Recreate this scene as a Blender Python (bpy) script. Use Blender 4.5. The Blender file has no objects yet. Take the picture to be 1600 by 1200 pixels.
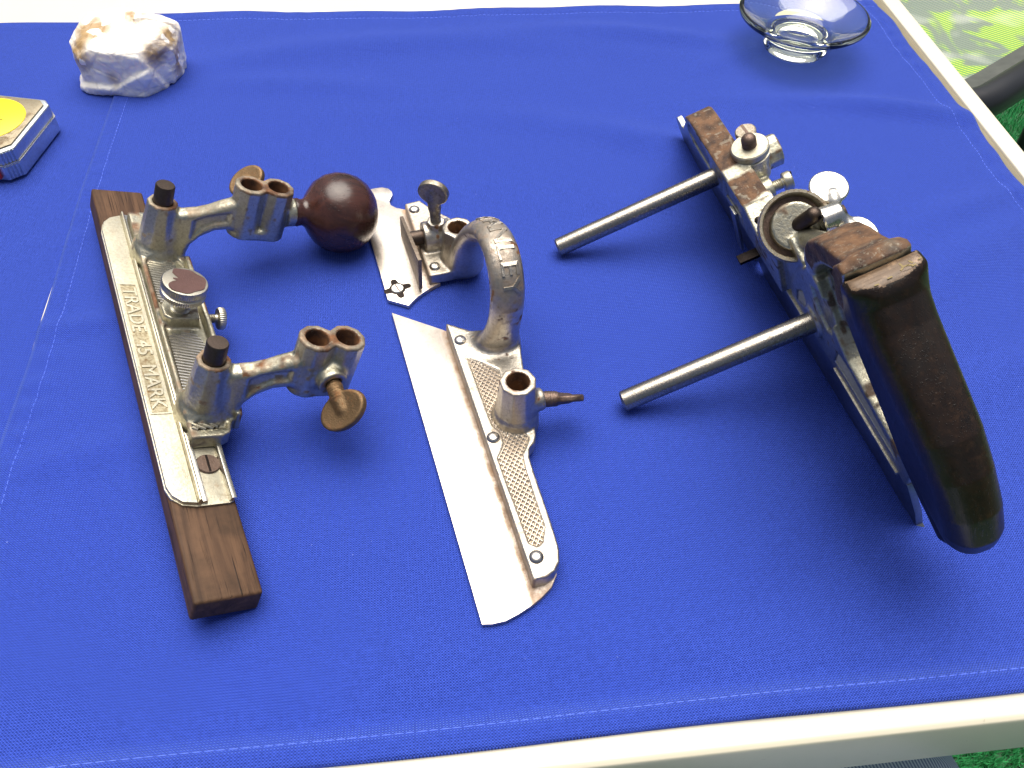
import bpy, bmesh, math, random
import numpy as np
from mathutils import Matrix, Vector
random.seed(4); RNG = np.random.default_rng(7)
S = bpy.context.scene
COL = S.collection
R = math.radians

# ------------------------------------------------------------------ camera
cd = bpy.data.cameras.new('camera'); cam = bpy.data.objects.new('camera', cd); COL.objects.link(cam)
cd.sensor_width = 36.0; cd.lens = 30.375; cd.clip_start = .01; cd.clip_end = 60
ix = Vector((0.99844076, 0.04286155, 0.03576211)); iy = Vector((0.0558215, -0.76663493, -0.63965213)); fw = Vector((0, 0.64065106, -0.76783216))
cam.matrix_world = Matrix(((ix.x, -iy.x, -fw.x, 0), (ix.y, -iy.y, -fw.y, -0.27534), (ix.z, -iy.z, -fw.z, .33), (0, 0, 0, 1)))
S.camera = cam

# ------------------------------------------------------------------ light
SUN_EL, SUN_AZ = R(75), R(-8)          # azimuth from +Y (away from the camera), negative = to the left
wd = bpy.data.worlds.new('World'); S.world = wd; wd.use_nodes = True
nt = wd.node_tree; bg = nt.nodes['Background']
sky = nt.nodes.new('ShaderNodeTexSky'); sky.sky_type = 'NISHITA'; sky.sun_disc = False
sky.sun_elevation = SUN_EL; sky.sun_rotation = SUN_AZ; sky.air_density = 1.0; sky.dust_density = 8.0; sky.ozone_density = .6
nt.links.new(sky.outputs[0], bg.inputs[0]); bg.inputs[1].default_value = .058
sl = bpy.data.lights.new('sun', 'SUN'); sl.energy = 2.55; sl.angle = R(62); sl.color = (1, .965, .90)
so = bpy.data.objects.new('sun', sl); COL.objects.link(so)
sd = Vector((math.sin(SUN_AZ) * math.cos(SUN_EL), math.cos(SUN_AZ) * math.cos(SUN_EL), math.sin(SUN_EL)))
so.rotation_euler = sd.to_track_quat('Z', 'Y').to_euler(); so.location = sd * 3
vs = S.view_settings; vs.view_transform = 'Standard'; vs.look = 'None'; vs.gamma = 1; vs.use_curve_mapping = False
vs.exposure = .86

# ------------------------------------------------------------------ helpers: objects
def tag(o, label=None, cat=None, kind=None, group=None):
    for k, v in (('label', label), ('category', cat), ('kind', kind), ('group', group)):
        if v: o[k] = v
    return o
def mesh_obj(name, verts, faces, mat, parent=None, smooth=True, attr=None, unit=.001):
    """verts in mm (unit=.001) in the frame of the parent"""
    me = bpy.data.meshes.new(name)
    v = np.asarray(verts, np.float32) * unit
    if isinstance(faces, np.ndarray):
        n, k = faces.shape
        me.vertices.add(len(v)); me.vertices.foreach_set('co', v.ravel())
        me.loops.add(n * k); me.loops.foreach_set('vertex_index', faces.astype(np.int32).ravel())
        me.polygons.add(n); me.polygons.foreach_set('loop_start', np.arange(0, n * k, k, dtype=np.int32))
        me.polygons.foreach_set('loop_total', np.full(n, k, np.int32))
        me.update(calc_edges=True)
    else:
        me.from_pydata(v.tolist(), [], faces)
    me.polygons.foreach_set('use_smooth', [smooth] * len(me.polygons))
    if attr is not None:
        no = np.zeros(len(v) * 3, np.float32); me.vertices.foreach_get('normal', no)
        a = me.attributes.new('rust', 'FLOAT', 'POINT')
        a.data.foreach_set('value', np.clip(attr(np.asarray(verts), no.reshape(-1, 3)), 0, 1).astype(np.float32))
    o = bpy.data.objects.new(name, me); COL.objects.link(o)
    if mat: me.materials.append(mat)
    if parent: o.parent = parent
    return o
def frame(name, ox, oy, oz, heading, tilt=0):
    a, t = R(heading), R(tilt)
    u = Vector((math.cos(a), math.sin(a), 0)); v0 = Vector((-math.sin(a), math.cos(a), 0)); z = Vector((0, 0, 1))
    v = v0 * math.cos(t) + z * math.sin(t); w = -v0 * math.sin(t) + z * math.cos(t)
    e = bpy.data.objects.new(name, None); COL.objects.link(e); e.empty_display_size = .01
    e.matrix_world = Matrix(((u.x, v.x, w.x, ox), (u.y, v.y, w.y, oy), (u.z, v.z, w.z, oz), (0, 0, 0, 1)))
    return e
def bm_obj(name, bm, mat, parent=None, smooth=False, bevel=0, seg=2, ang=30):
    if bevel:
        ed = [e for e in bm.edges if len(e.link_faces) == 2 and e.calc_face_angle(0) > R(ang)]
        bmesh.ops.bevel(bm, geom=ed, offset=bevel, segments=seg, profile=.6, affect='EDGES', clamp_overlap=True)
    bmesh.ops.recalc_face_normals(bm, faces=bm.faces)
    for v in bm.verts: v.co *= .001
    me = bpy.data.meshes.new(name); bm.to_mesh(me); bm.free()
    me.polygons.foreach_set('use_smooth', [smooth] * len(me.polygons))
    if smooth:
        me.set_sharp_from_angle(angle=R(40))
    o = bpy.data.objects.new(name, me); COL.objects.link(o); me.materials.append(mat)
    if parent: o.parent = parent
    return o
def prism(name, poly, plane, lo, hi, mat, parent, bevel=.4, seg=2, smooth=True):
    """polygon extruded; plane 'uv' (along w), 'uw' (along v), 'vw' (along u)"""
    bm = bmesh.new()
    f = {'uv': lambda a, b, c: (a, b, c), 'uw': lambda a, b, c: (a, c, b), 'vw': lambda a, b, c: (c, a, b)}[plane]
    A = [bm.verts.new(f(x, y, lo)) for x, y in poly]; B = [bm.verts.new(f(x, y, hi)) for x, y in poly]
    n = len(poly)
    bm.faces.new(A); bm.faces.new(B[::-1])
    for i in range(n): bm.faces.new((A[i], B[i], B[(i + 1) % n], A[(i + 1) % n]))
    bmesh.ops.recalc_face_normals(bm, faces=bm.faces)
    return bm_obj(name, bm, mat, parent, smooth, bevel, seg)
def axes(ax):
    w = Vector(ax).normalized(); r = Vector((0, 0, 1)) if abs(w.z) < .9 else Vector((1, 0, 0))
    a = r.cross(w).normalized(); return a, w.cross(a), w
def lathe(name, prof, org, ax, mat, parent, seg=48, knurl=None, unit=.001, smooth=True):
    """prof: (r,h) list along axis ax from org; knurl=(set of profile indices, depth)"""
    a, b, w = axes(ax); org = Vector(org); V, Fc = [], []
    ring = []
    for i, (r, h) in enumerate(prof):
        if r <= 1e-6:
            ring.append([len(V)]); V.append(org + w * h)
        else:
            idx = []
            for k in range(seg):
                t = 2 * math.pi * k / seg; rr = r
                if knurl and i in knurl[0] and k % 2: rr = r - knurl[1]
                idx.append(len(V)); V.append(org + a * rr * math.cos(t) + b * rr * math.sin(t) + w * h)
            ring.append(idx)
    for A, B in zip(ring[:-1], ring[1:]):
        for k in range(seg):
            k2 = (k + 1) % seg
            if len(A) == 1 and len(B) == 1: continue
            if len(A) == 1: Fc.append((A[0], B[k2], B[k]))
            elif len(B) == 1: Fc.append((A[k], A[k2], B[0]))
            else: Fc.append((A[k], A[k2], B[k2], B[k]))
    me_o = mesh_obj(name, [tuple(v) for v in V], Fc, mat, parent, smooth, unit=unit)
    bm = bmesh.new(); bm.from_mesh(me_o.data); bmesh.ops.recalc_face_normals(bm, faces=bm.faces); bm.to_mesh(me_o.data); bm.free()
    if smooth: me_o.data.set_sharp_from_angle(angle=R(38))
    return me_o
def thread(r, h0, h1, pitch=1.0, d=.35):
    out = []; n = int((h1 - h0) / pitch)
    for i in range(n):
        out += [(r, h0 + i * pitch), (r - d, h0 + (i + .5) * pitch)]
    return out + [(r, h1)]
def tube(name, pts, r, mat, parent=None, seg=12, unit=1.0):
    pts = [Vector(p) for p in pts]; V, Fc = [], []
    nrm = None
    for i, p in enumerate(pts):
        t = (pts[min(i + 1, len(pts) - 1)] - pts[max(i - 1, 0)]).normalized()
        if nrm is None: nrm = t.orthogonal().normalized()
        nrm = (nrm - t * nrm.dot(t)).normalized(); b = t.cross(nrm)
        for k in range(seg):
            q = 2 * math.pi * k / seg; V.append(p + nrm * r * math.cos(q) + b * r * math.sin(q))
    for i in range(len(pts) - 1):
        for k in range(seg):
            k2 = (k + 1) % seg; Fc.append((i * seg + k, i * seg + k2, (i + 1) * seg + k2, (i + 1) * seg + k))
    Fc.append(tuple(range(seg))[::-1]); Fc.append(tuple((len(pts) - 1) * seg + k for k in range(seg)))
    return mesh_obj(name, [tuple(v) for v in V], Fc, mat, parent, True, unit=unit)

# ------------------------------------------------------------------ helpers: distance-field castings (units mm)
def smin(a, b, k):
    if k <= 0: return np.minimum(a, b)
    h = np.clip(.5 + .5 * (b - a) / k, 0, 1); return b + (a - b) * h - k * h * (1 - h)
def seg_t(x, y, z, a, b):
    a = np.asarray(a, np.float32); b = np.asarray(b, np.float32); d = b - a; L = float(np.linalg.norm(d)); d = d / L
    t = (x - a[0]) * d[0] + (y - a[1]) * d[1] + (z - a[2]) * d[2]
    return t, L, a, d
def cyl(a, b, ra, rb=None, rnd=.6, facet=0):
    rb = ra if rb is None else rb
    def f(x, y, z):
        t, L, a_, d = seg_t(x, y, z, a, b)
        px, py, pz = x - a_[0] - t * d[0], y - a_[1] - t * d[1], z - a_[2] - t * d[2]
        q = np.sqrt(px * px + py * py + pz * pz)
        rr = ra + (rb - ra) * np.clip(t / L, 0, 1)
        if facet:
            A, B, _ = axes(d); th = np.arctan2(px * B[0] + py * B[1] + pz * B[2], px * A[0] + py * A[1] + pz * A[2])
            m = np.clip((t / L - .25) / .5, 0, 1); st = 2 * math.pi / facet
            ph = np.mod(th, st) - st / 2; q = q * (1 + m * (np.cos(ph) / math.cos(st / 2.6) - 1))
        d1 = q - rr + rnd; d2 = np.abs(t - L / 2) - L / 2 + rnd
        return np.minimum(np.maximum(d1, d2), 0) + np.sqrt(np.maximum(d1, 0) ** 2 + np.maximum(d2, 0) ** 2) - rnd
    m = max(ra, rb); return f, np.minimum(a, b) - m, np.maximum(a, b) + m
def cap(a, b, ra, rb=None):
    rb = ra if rb is None else rb
    def f(x, y, z):
        t, L, a_, d = seg_t(x, y, z, a, b); t = np.clip(t, 0, L)
        return np.sqrt((x - a_[0] - t * d[0]) ** 2 + (y - a_[1] - t * d[1]) ** 2 + (z - a_[2] - t * d[2]) ** 2) - (ra + (rb - ra) * t / L)
    m = max(ra, rb); return f, np.minimum(a, b) - m, np.maximum(a, b) + m
def box(lo, hi, r=.8):
    lo = np.asarray(lo, np.float32); hi = np.asarray(hi, np.float32); c = (lo + hi) / 2; h = (hi - lo) / 2
    def f(x, y, z):
        dx, dy, dz = np.abs(x - c[0]) - h[0] + r, np.abs(y - c[1]) - h[1] + r, np.abs(z - c[2]) - h[2] + r
        return np.sqrt(np.maximum(dx, 0) ** 2 + np.maximum(dy, 0) ** 2 + np.maximum(dz, 0) ** 2) + np.minimum(np.maximum(np.maximum(dx, dy), dz), 0) - r
    return f, lo, hi
def poly2(P, X, Y):
    P = [(float(a), float(b)) for a, b in P]; d = np.full(np.broadcast(X, Y).shape, 1e9, np.float32); s = np.zeros(d.shape, bool); n = len(P)
    for i in range(n):
        ax_, ay = P[i]; bx, by = P[i - 1]; ex, ey = bx - ax_, by - ay; wx, wy = X - ax_, Y - ay
        t = np.clip((wx * ex + wy * ey) / (ex * ex + ey * ey + 1e-12), 0, 1)
        d = np.minimum(d, (wx - ex * t) ** 2 + (wy - ey * t) ** 2)
        c = ((ay > Y) != (by > Y)) & (X < (bx - ax_) * (Y - ay) / (by - ay + 1e-12) + ax_)
        s ^= c
    d = np.sqrt(d); return np.where(s, -d, d)
def line2(P, X, Y):
    d = np.full(np.broadcast(X, Y).shape, 1e9, np.float32); T = np.zeros(d.shape, np.float32); acc = 0
    for (ax_, ay), (bx, by) in zip(P[:-1], P[1:]):
        ex, ey = bx - ax_, by - ay; L = math.hypot(ex, ey); wx, wy = X - ax_, Y - ay
        t = np.clip((wx * ex + wy * ey) / (L * L), 0, 1); q = np.sqrt((wx - ex * t) ** 2 + (wy - ey * t) ** 2)
        T = np.where(q < d, acc + t * L, T); d = np.minimum(d, q); acc += L
    return d, T / acc
def ext(P, plane, lo, hi, r=.8, shear=0, s0=0):
    """polygon extruded between lo and hi on the remaining axis. shear: 'vw' only, u offset = shear*(v-s0)"""
    P = np.asarray(P, float); mn, mx = P.min(0), P.max(0)
    def f(x, y, z):
        if plane == 'uw': d1, q = poly2(P, x, z), y
        elif plane == 'uv': d1, q = poly2(P, x, y), z
        else: d1, q = poly2(P, y, z), x - shear * (y - s0)
        d1 = d1 + r; d2 = np.abs(q - (lo + hi) / 2) - (hi - lo) / 2 + r
        return np.minimum(np.maximum(d1, d2), 0) + np.sqrt(np.maximum(d1, 0) ** 2 + np.maximum(d2, 0) ** 2) - r
    if plane == 'uw': return f, (mn[0], lo, mn[1]), (mx[0], hi, mx[1])
    if plane == 'uv': return f, (mn[0], mn[1], lo), (mx[0], mx[1], hi)
    e = abs(shear) * 40; return f, (lo - e, mn[0], mn[1]), (hi + e, mx[0], mx[1])
def band(P, v0, a, b):
    """swept elliptical bar along a path in the (u,w) plane; v0,a,b = functions of 0..1"""
    P = np.asarray(P, float)
    def f(x, y, z):
        d, T = line2([tuple(p) for p in P], x, z); A, B, V0 = a(T), b(T), v0(T)
        q = np.sqrt((d / A) ** 2 + ((y - V0) / B) ** 2); return (q - 1) * np.minimum(A, B) * .9
    return f, (P[:, 0].min() - 14, -75, P[:, 1].min() - 14), (P[:, 0].max() + 14, 30, P[:, 1].max() + 14)
class Sdf:
    def __init__(s, lo, hi, h):
        s.lo = np.array(lo, float); s.h = h
        s.n = [int(math.ceil((b - a) / h)) + 1 for a, b in zip(lo, hi)]
        s.c = [np.float32(lo[i]) + np.arange(s.n[i], dtype=np.float32) * np.float32(h) for i in range(3)]
        s.F = np.full(s.n, 6., np.float32)
    def _op(s, prim, k, sub):
        f, lo, hi = prim; pad = 3 + k; sl = []
        for i in range(3):
            a = max(0, int((lo[i] - pad - s.lo[i]) / s.h)); b = min(s.n[i], int((hi[i] + pad - s.lo[i]) / s.h) + 2)
            if b <= a: return
            sl.append(slice(a, b))
        sl = tuple(sl); x, y, z = s.c[0][sl[0]][:, None, None], s.c[1][sl[1]][None, :, None], s.c[2][sl[2]][None, None, :]
        d = f(x, y, z).astype(np.float32)
        s.F[sl] = -smin(-s.F[sl], d, k) if sub else smin(s.F[sl], d, k)
    def add(s, prim, k=0): s._op(prim, k, False); return s
    def sub(s, prim, k=0): s._op(prim, k, True); return s
    def mesh(s):
        F = s.F; F[[0, -1]] = np.maximum(F[[0, -1]], .01); F[:, [0, -1]] = np.maximum(F[:, [0, -1]], .01); F[:, :, [0, -1]] = np.maximum(F[:, :, [0, -1]], .01)
        sg = F < 0; cs = np.array(F.shape) - 1; N = int(np.prod(cs)); st = np.array([cs[1] * cs[2], cs[2], 1])
        ids, pos, quads = [], [], []
        for a in range(3):
            s0 = [slice(None)] * 3; s1 = [slice(None)] * 3; s0[a] = slice(0, -1); s1[a] = slice(1, None)
            m = sg[tuple(s0)] != sg[tuple(s1)]; I = np.argwhere(m); f0 = F[tuple(s0)][m]; f1 = F[tuple(s1)][m]
            P = I.astype(np.float64); P[:, a] += f0 / (f0 - f1); b, c = (a + 1) % 3, (a + 2) % 3
            C4 = []; ok = np.ones(len(I), bool)
            for db, dc in ((0, 0), (-1, 0), (-1, -1), (0, -1)):
                J = I.copy(); J[:, b] += db; J[:, c] += dc
                v = ((J >= 0) & (J < cs)).all(1); ok &= v
                lin = J @ st; ids.append(lin[v]); pos.append(P[v]); C4.append(lin)
            Q = np.stack(C4, 1)[ok]; fl = (f0 > f1)[ok]; Q[fl] = Q[fl][:, ::-1]; quads.append(Q)
        ids = np.concatenate(ids); pos = np.concatenate(pos); quads = np.concatenate(quads)
        uq, inv, cnt = np.unique(ids, return_inverse=True, return_counts=True)
        V = np.stack([np.bincount(inv, pos[:, i]) / cnt for i in range(3)], 1)
        Q = np.searchsorted(uq, quads)
        return V * s.h + s.lo, Q
    def obj(s, name, mat, parent, attr=None):
        V, Q = s.mesh(); return mesh_obj(name, V, Q[:, ::-1] if False else Q, mat, parent, True, attr)
def vnoise(co, scale, seed=0):
    """cheap smooth value noise on points (mm)"""
    rg = np.random.default_rng(seed); T = rg.random((32, 32, 32)).astype(np.float32)
    p = co / scale; i = np.floor(p).astype(int); f = p - i; f = f * f * (3 - 2 * f); out = 0
    for dx in (0, 1):
        for dy in (0, 1):
            for dz in (0, 1):
                w = (f[:, 0] if dx else 1 - f[:, 0]) * (f[:, 1] if dy else 1 - f[:, 1]) * (f[:, 2] if dz else 1 - f[:, 2])
                out = out + w * T[(i[:, 0] + dx) % 32, (i[:, 1] + dy) % 32, (i[:, 2] + dz) % 32]
    return out

# ------------------------------------------------------------------ helpers: materials
class NT:
    def __init__(s, name):
        s.m = bpy.data.materials.new(name); s.m.use_nodes = True; s.t = s.m.node_tree; s.b = s.t.nodes['Principled BSDF']
        s.tc = s.t.nodes.new('ShaderNodeTexCoord')
    def n(s, typ, ins=None, **kw):
        nd = s.t.nodes.new(typ)
        for k, v in kw.items(): setattr(nd, k, v)
        for k, v in (ins or {}).items():
            if isinstance(v, bpy.types.NodeSocket): s.t.links.new(v, nd.inputs[k])
            else: nd.inputs[k].default_value = v
        return nd
    def noise(s, scale, detail=4, rough=.55, vec=None, dist=0):
        return s.n('ShaderNodeTexNoise', {'Vector': vec or s.tc.outputs['Object'], 'Scale': scale, 'Detail': detail, 'Roughness': rough, 'Distortion': dist}).outputs['Fac']
    def ramp(s, fac, stops, interp='LINEAR'):
        r = s.n('ShaderNodeValToRGB', {'Fac': fac}); e = r.color_ramp; e.interpolation = interp
        while len(e.elements) < len(stops): e.elements.new(.5)
        for el, (p, c) in zip(e.elements, stops): el.position = p; el.color = c if len(c) == 4 else (*c, 1)
        return r.outputs['Color']
    def math(s, op, a, b=0., clamp=False):
        return s.n('ShaderNodeMath', {0: a, 1: b}, operation=op, use_clamp=clamp).outputs[0]
    def mix(s, fac, a, b):
        nd = s.n('ShaderNodeMix', data_type='RGBA')
        for k, v in ((0, fac), (6, a), (7, b)):
            if isinstance(v, bpy.types.NodeSocket): s.t.links.new(v, nd.inputs[k])
            else: nd.inputs[k].default_value = v if not isinstance(v, tuple) or len(v) == 4 else (*v, 1)
        return nd.outputs[2]
    def mapv(s, scale, rot=(0, 0, 0)):
        return s.n('ShaderNodeMapping', {'Vector': s.tc.outputs['Object'], 'Scale': scale, 'Rotation': rot}).outputs[0]
    def set(s, **kw):
        for k, v in kw.items():
            k = {'base': 'Base Color', 'rough': 'Roughness', 'metal': 'Metallic', 'normal': 'Normal', 'spec': 'Specular IOR Level'}.get(k, k)
            if isinstance(v, bpy.types.NodeSocket): s.t.links.new(v, s.b.inputs[k])
            else: s.b.inputs[k].default_value = (*v, 1) if isinstance(v, tuple) and len(v) == 3 else v
        return s
    def bump(s, h, strength=.3, dist=.0003, prev=None):
        ins = {'Height': h, 'Strength': strength, 'Distance': dist}
        if prev: ins['Normal'] = prev
        return s.n('ShaderNodeBump', ins).outputs[0]
def g(v): return (v, v, v, 1)
def metal(name, base, rough=.35, spots=.5, patch=.5, rust=((.05, .025, .015), (.20, .085, .03)), grain=.25, gscale=1400, dull=.12, scr=0, metallic=1., cavity=.0, edgerust=.0, filmamt=.25, line=None):
    m = NT(name)
    fine = m.noise(520, 6, .7); big = m.noise(95, 6, .68, dist=.4); tone = m.noise(28, 3)
    at = m.n('ShaderNodeAttribute', attribute_name='rust').outputs['Fac']
    sp = m.ramp(fine, [(.66 - .06 * spots, g(0)), (.74 - .06 * spots, g(1))])
    pt = m.ramp(big, [(.68 - .10 * patch, g(0)), (.80 - .10 * patch, g(1))])
    spm = m.math('MULTIPLY', sp, min(1, spots * 1.3)); ptm = m.math('MULTIPLY', pt, min(1, patch))
    ptm = m.math('MULTIPLY', ptm, m.ramp(fine, [(.38, g(.25)), (.58, g(1))]))
    ar = m.math('MULTIPLY', at, m.ramp(fine, [(.28, g(.55)), (.46, g(1.15))]))
    pn = m.n('ShaderNodeNewGeometry').outputs['Pointiness']; grit = m.noise(650, 6, .75)
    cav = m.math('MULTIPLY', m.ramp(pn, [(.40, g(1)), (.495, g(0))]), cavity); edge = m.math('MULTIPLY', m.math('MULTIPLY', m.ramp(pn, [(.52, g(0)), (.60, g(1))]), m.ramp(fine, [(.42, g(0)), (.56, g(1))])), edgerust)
    film = m.math('MULTIPLY', m.ramp(grit, [(.44, g(0)), (.66, g(1))]), filmamt)
    if line:
        yy = m.n('ShaderNodeSeparateXYZ', {0: m.tc.outputs['Object']}).outputs[1]; lr = m.n('ShaderNodeMapRange', {0: yy, 1: line[0], 2: line[1], 3: 1., 4: 0.}, interpolation_type='SMOOTHSTEP').outputs[0]
        ptm = m.math('MAXIMUM', ptm, m.math('MULTIPLY', lr, m.ramp(m.noise(130, 5, .7), [(.34, g(.1)), (.60, g(.95))])))
    mask = m.math('MAXIMUM', m.math('MAXIMUM', m.math('MAXIMUM', spm, ptm), ar), edge, True)
    rc = m.mix(m.ramp(m.noise(160, 4), [(.35, g(0)), (.65, g(1))]), rust[0], rust[1])
    b2 = tuple(c * .72 for c in base)
    bc = m.mix(m.ramp(tone, [(.35, g(0)), (.65, g(1))]), base, b2)
    bc = m.mix(m.math('MULTIPLY', m.ramp(fine, [(.3, g(1)), (.5, g(0))]), .35), bc, tuple(c * .45 for c in base))
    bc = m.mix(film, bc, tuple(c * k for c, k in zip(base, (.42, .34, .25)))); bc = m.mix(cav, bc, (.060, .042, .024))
    rg = m.math('ADD', m.math('ADD', m.math('MULTIPLY', m.noise(90, 4), dull), rough - dull * .5), m.math('MULTIPLY', m.math('ADD', film, cav), .35))
    h = m.math('ADD', m.noise(gscale, 4, .65), m.math('MULTIPLY', m.noise(180, 3, .6), .3)); nb = m.bump(h, grain, .0004)
    nb = m.bump(mask, .25, .0002, nb)
    if scr:
        nb = m.bump(m.noise(1, 3, .6, vec=m.mapv((60, 2600, 900), (0, 0, .25))), scr, .0001, nb)
    m.set(base=m.mix(mask, bc, rc), metal=m.math('MULTIPLY', m.math('SUBTRACT', 1.0, m.math('MULTIPLY', mask, .92)), metallic), rough=m.math('ADD', rg, m.math('MULTIPLY', mask, .38), True), normal=nb)
    return m.m
def wood(name, dark, light, rough=.5, gs=1., pores=.6, along='x', dirt=0., spec=.4, speck=0.):
    m = NT(name)
    sc = {'x': (9, 160, 160), 'y': (160, 9, 160), 'z': (160, 160, 9)}[along]; sp = {'x': (40, 1400, 1400), 'y': (1400, 40, 1400), 'z': (1400, 1400, 40)}[along]
    v = m.mapv(tuple(a * gs for a in sc)); f = m.noise(1, 5, .6, vec=v, dist=1.2)
    p = m.noise(1, 2, .5, vec=m.mapv(sp)); pm = m.math('MULTIPLY', m.ramp(p, [(.60, g(0)), (.72, g(1))]), pores)
    c = m.mix(m.ramp(f, [(.3, g(0)), (.7, g(1))]), dark, light); c = m.mix(pm, c, tuple(x * .3 for x in dark))
    sm = m.noise(55, 5, .65)
    if speck: c = m.mix(m.math('MULTIPLY', m.ramp(m.noise(240, 6, .75), [(.52, g(0)), (.66, g(1))]), speck), c, tuple(min(1, x * 2.2) for x in light))
    c = m.mix(m.math('MULTIPLY', m.ramp(sm, [(.45, g(0)), (.7, g(1))]), dirt), c, (.012, .011, .009))
    rg = m.math('ADD', m.math('MULTIPLY', sm, .25), rough - .12)
    nb = m.bump(f, .18, .0003); nb = m.bump(pm, .5, .0003, nb); nb = m.bump(m.noise(260, 5), .12, .0004, nb)
    m.set(base=c, rough=rg, normal=nb, spec=spec); return m.m

M = {}
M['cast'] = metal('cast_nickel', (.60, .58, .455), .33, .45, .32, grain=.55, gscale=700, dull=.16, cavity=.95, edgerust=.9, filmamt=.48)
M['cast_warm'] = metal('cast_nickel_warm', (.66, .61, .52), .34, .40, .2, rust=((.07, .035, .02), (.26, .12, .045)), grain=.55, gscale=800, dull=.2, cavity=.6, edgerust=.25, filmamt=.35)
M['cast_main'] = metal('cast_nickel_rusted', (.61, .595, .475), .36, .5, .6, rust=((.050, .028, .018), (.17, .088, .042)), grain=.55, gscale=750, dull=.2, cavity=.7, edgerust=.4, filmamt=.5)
M['plate'] = metal('skate_steel', (.80, .73, .65), .34, .30, .55, rust=((.28, .17, .10), (.40, .26, .15)), grain=.12, gscale=2500, dull=.25, scr=.3, line=(-.0236, -.0205))
M['plate_dark'] = metal('skate_steel_dull', (.50, .50, .46), .30, .25, .3, grain=.12, gscale=2000)
M['flange'] = metal('worn_nickel_flange', (.66, .63, .50), .46, .5, .75, rust=((.09, .05, .025), (.30, .18, .07)), grain=.3, gscale=1100, filmamt=.4)
M['rod'] = metal('steel_rod', (.46, .43, .38), .24, .45, .55, rust=((.12, .085, .05), (.22, .15, .08)), grain=.25, gscale=1200, dull=.16, filmamt=.55)
M['pin'] = metal('dark_steel_pin', (.11, .085, .07), .42, .5, .6, grain=.4)
M['rusty'] = metal('brown_rusted_iron', (.22, .16, .13), .5, .9, 1.0, rust=((.06, .03, .02), (.20, .09, .04)), grain=.5)
M['orange_rust'] = metal('orange_rusted_thumb', (.30, .20, .11), .55, 1.0, 1.6, rust=((.11, .045, .018), (.33, .145, .045)), grain=.6)
M['bright'] = metal('bright_nickel', (.80, .78, .70), .24, .2, .25, grain=.1)
M['knurl'] = metal('knurled_nickel', (.66, .63, .52), .34, .3, .4, grain=.2)
M['rivet'] = metal('rivet_steel', (.74, .70, .64), .25, .15, .15, grain=.08)
M['dark'] = metal('blackened_iron', (.035, .028, .026), .5, .3, .3, grain=.3)
M['purple_rust'] = metal('flaked_plating_brown', (.19, .115, .105), .45, .4, .2, rust=((.10, .05, .04), (.17, .10, .09)), grain=.4)
M['rosewood'] = wood('fence_wood', (.042, .022, .013), (.135, .074, .040), .60, 1., .9, 'x', .45, .2)
M['knobwood'] = wood('polished_knob_wood', (.020, .008, .006), (.075, .026, .017), .25, .7, .3, 'y', .2, .55)
M['handlewood'] = wood('dark_handle_wood', (.007, .0045, .003), (.019, .010, .005), .33, .8, .5, 'z', .6, .42, .55)
M['handletop'] = wood('worn_handle_end_grain', (.085, .052, .030), (.21, .14, .085), .42, 2.0, .5, 'y', .25, .45, .5)

# ================================================================== SETTING
# ---- ground and turf
m = NT('turf_ground'); c = m.mix(m.noise(60, 5), (.022, .075, .030), (.035, .13, .055)); m.set(base=c, rough=.8); M['turf'] = m.m
m = NT('turf_blades'); c = m.mix(m.noise(40, 3), (.018, .20, .06), (.07, .45, .15)); m.set(base=c, rough=.45); M['blade'] = m.m
gr = mesh_obj('ground', [(-6, -5, -.72), (8, -5, -.72), (8, 9, -.72), (-6, 9, -.72)], [(0, 1, 2, 3)], M['turf'], unit=1); tag(gr, 'green artificial turf under the table', 'ground', 'structure')
V, Fc = [], []
for (x0, x1, y0, y1, n) in ((.93, 1.25, 1.12, 1.6, 16000), (.46, .74, -.05, .20, 16000)):
    for _ in range(n):
        x, y = random.uniform(x0, x1), random.uniform(y0, y1); a = random.uniform(0, 6.28); h = random.uniform(.008, .017); w = .0011; L = random.uniform(0, .009)
        dx, dy = math.cos(a) * w, math.sin(a) * w; i = len(V); lx, ly = math.cos(a + 1.6) * L, math.sin(a + 1.6) * L
        V += [(x - dx, y - dy, -.7195), (x + dx, y + dy, -.7195), (x + lx, y + ly, -.7195 + h)]; Fc.append((i, i + 1, i + 2))
tag(mesh_obj('turf_grass', V, np.array(Fc), M['blade'], unit=1, smooth=False), 'green artificial grass blades on the ground', 'grass', 'stuff')

# ---- table with a raised rim
m = NT('cream_table_paint'); n1 = m.noise(9, 5); sp = m.ramp(m.noise(330, 3, .6), [(.72, g(0)), (.78, g(1))])
c = m.mix(n1, (.64, .59, .45), (.72, .68, .54)); c = m.mix(m.math('MULTIPLY', sp, .6), c, (.24, .19, .13)); sc2 = m.ramp(m.noise(1, 4, .7, vec=m.mapv((60, 240, 60), (0, 0, .6))), [(.70, g(0)), (.76, g(1))]); c = m.mix(m.math('MULTIPLY', sc2, .45), c, (.36, .29, .20))
m.set(base=c, rough=.42, normal=m.bump(m.noise(500, 3), .08, .0003)); M['table'] = m.m
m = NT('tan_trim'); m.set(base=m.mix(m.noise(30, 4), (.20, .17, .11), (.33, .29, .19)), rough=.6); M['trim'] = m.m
TB = frame('table', 0, 0, 0, 9.0); tag(TB, 'cream white table with raised rim under the blue cloths', 'table')
prism('tabletop', [(-470, -169.5), (344, -169.5), (344, 446), (-470, 446)], 'uv', -20, -1.6, M['table'], TB, .3)
rim = [(344.2, -36), (344.2, -1.4), (344.8, 2.9), (346, 3.6), (357.3, 3.6), (359.2, 2.4), (359.8, .5), (359.8, -36)]
prism('rim', rim, 'uw', -184.3, 460, M['table'], TB, .5)
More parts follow.
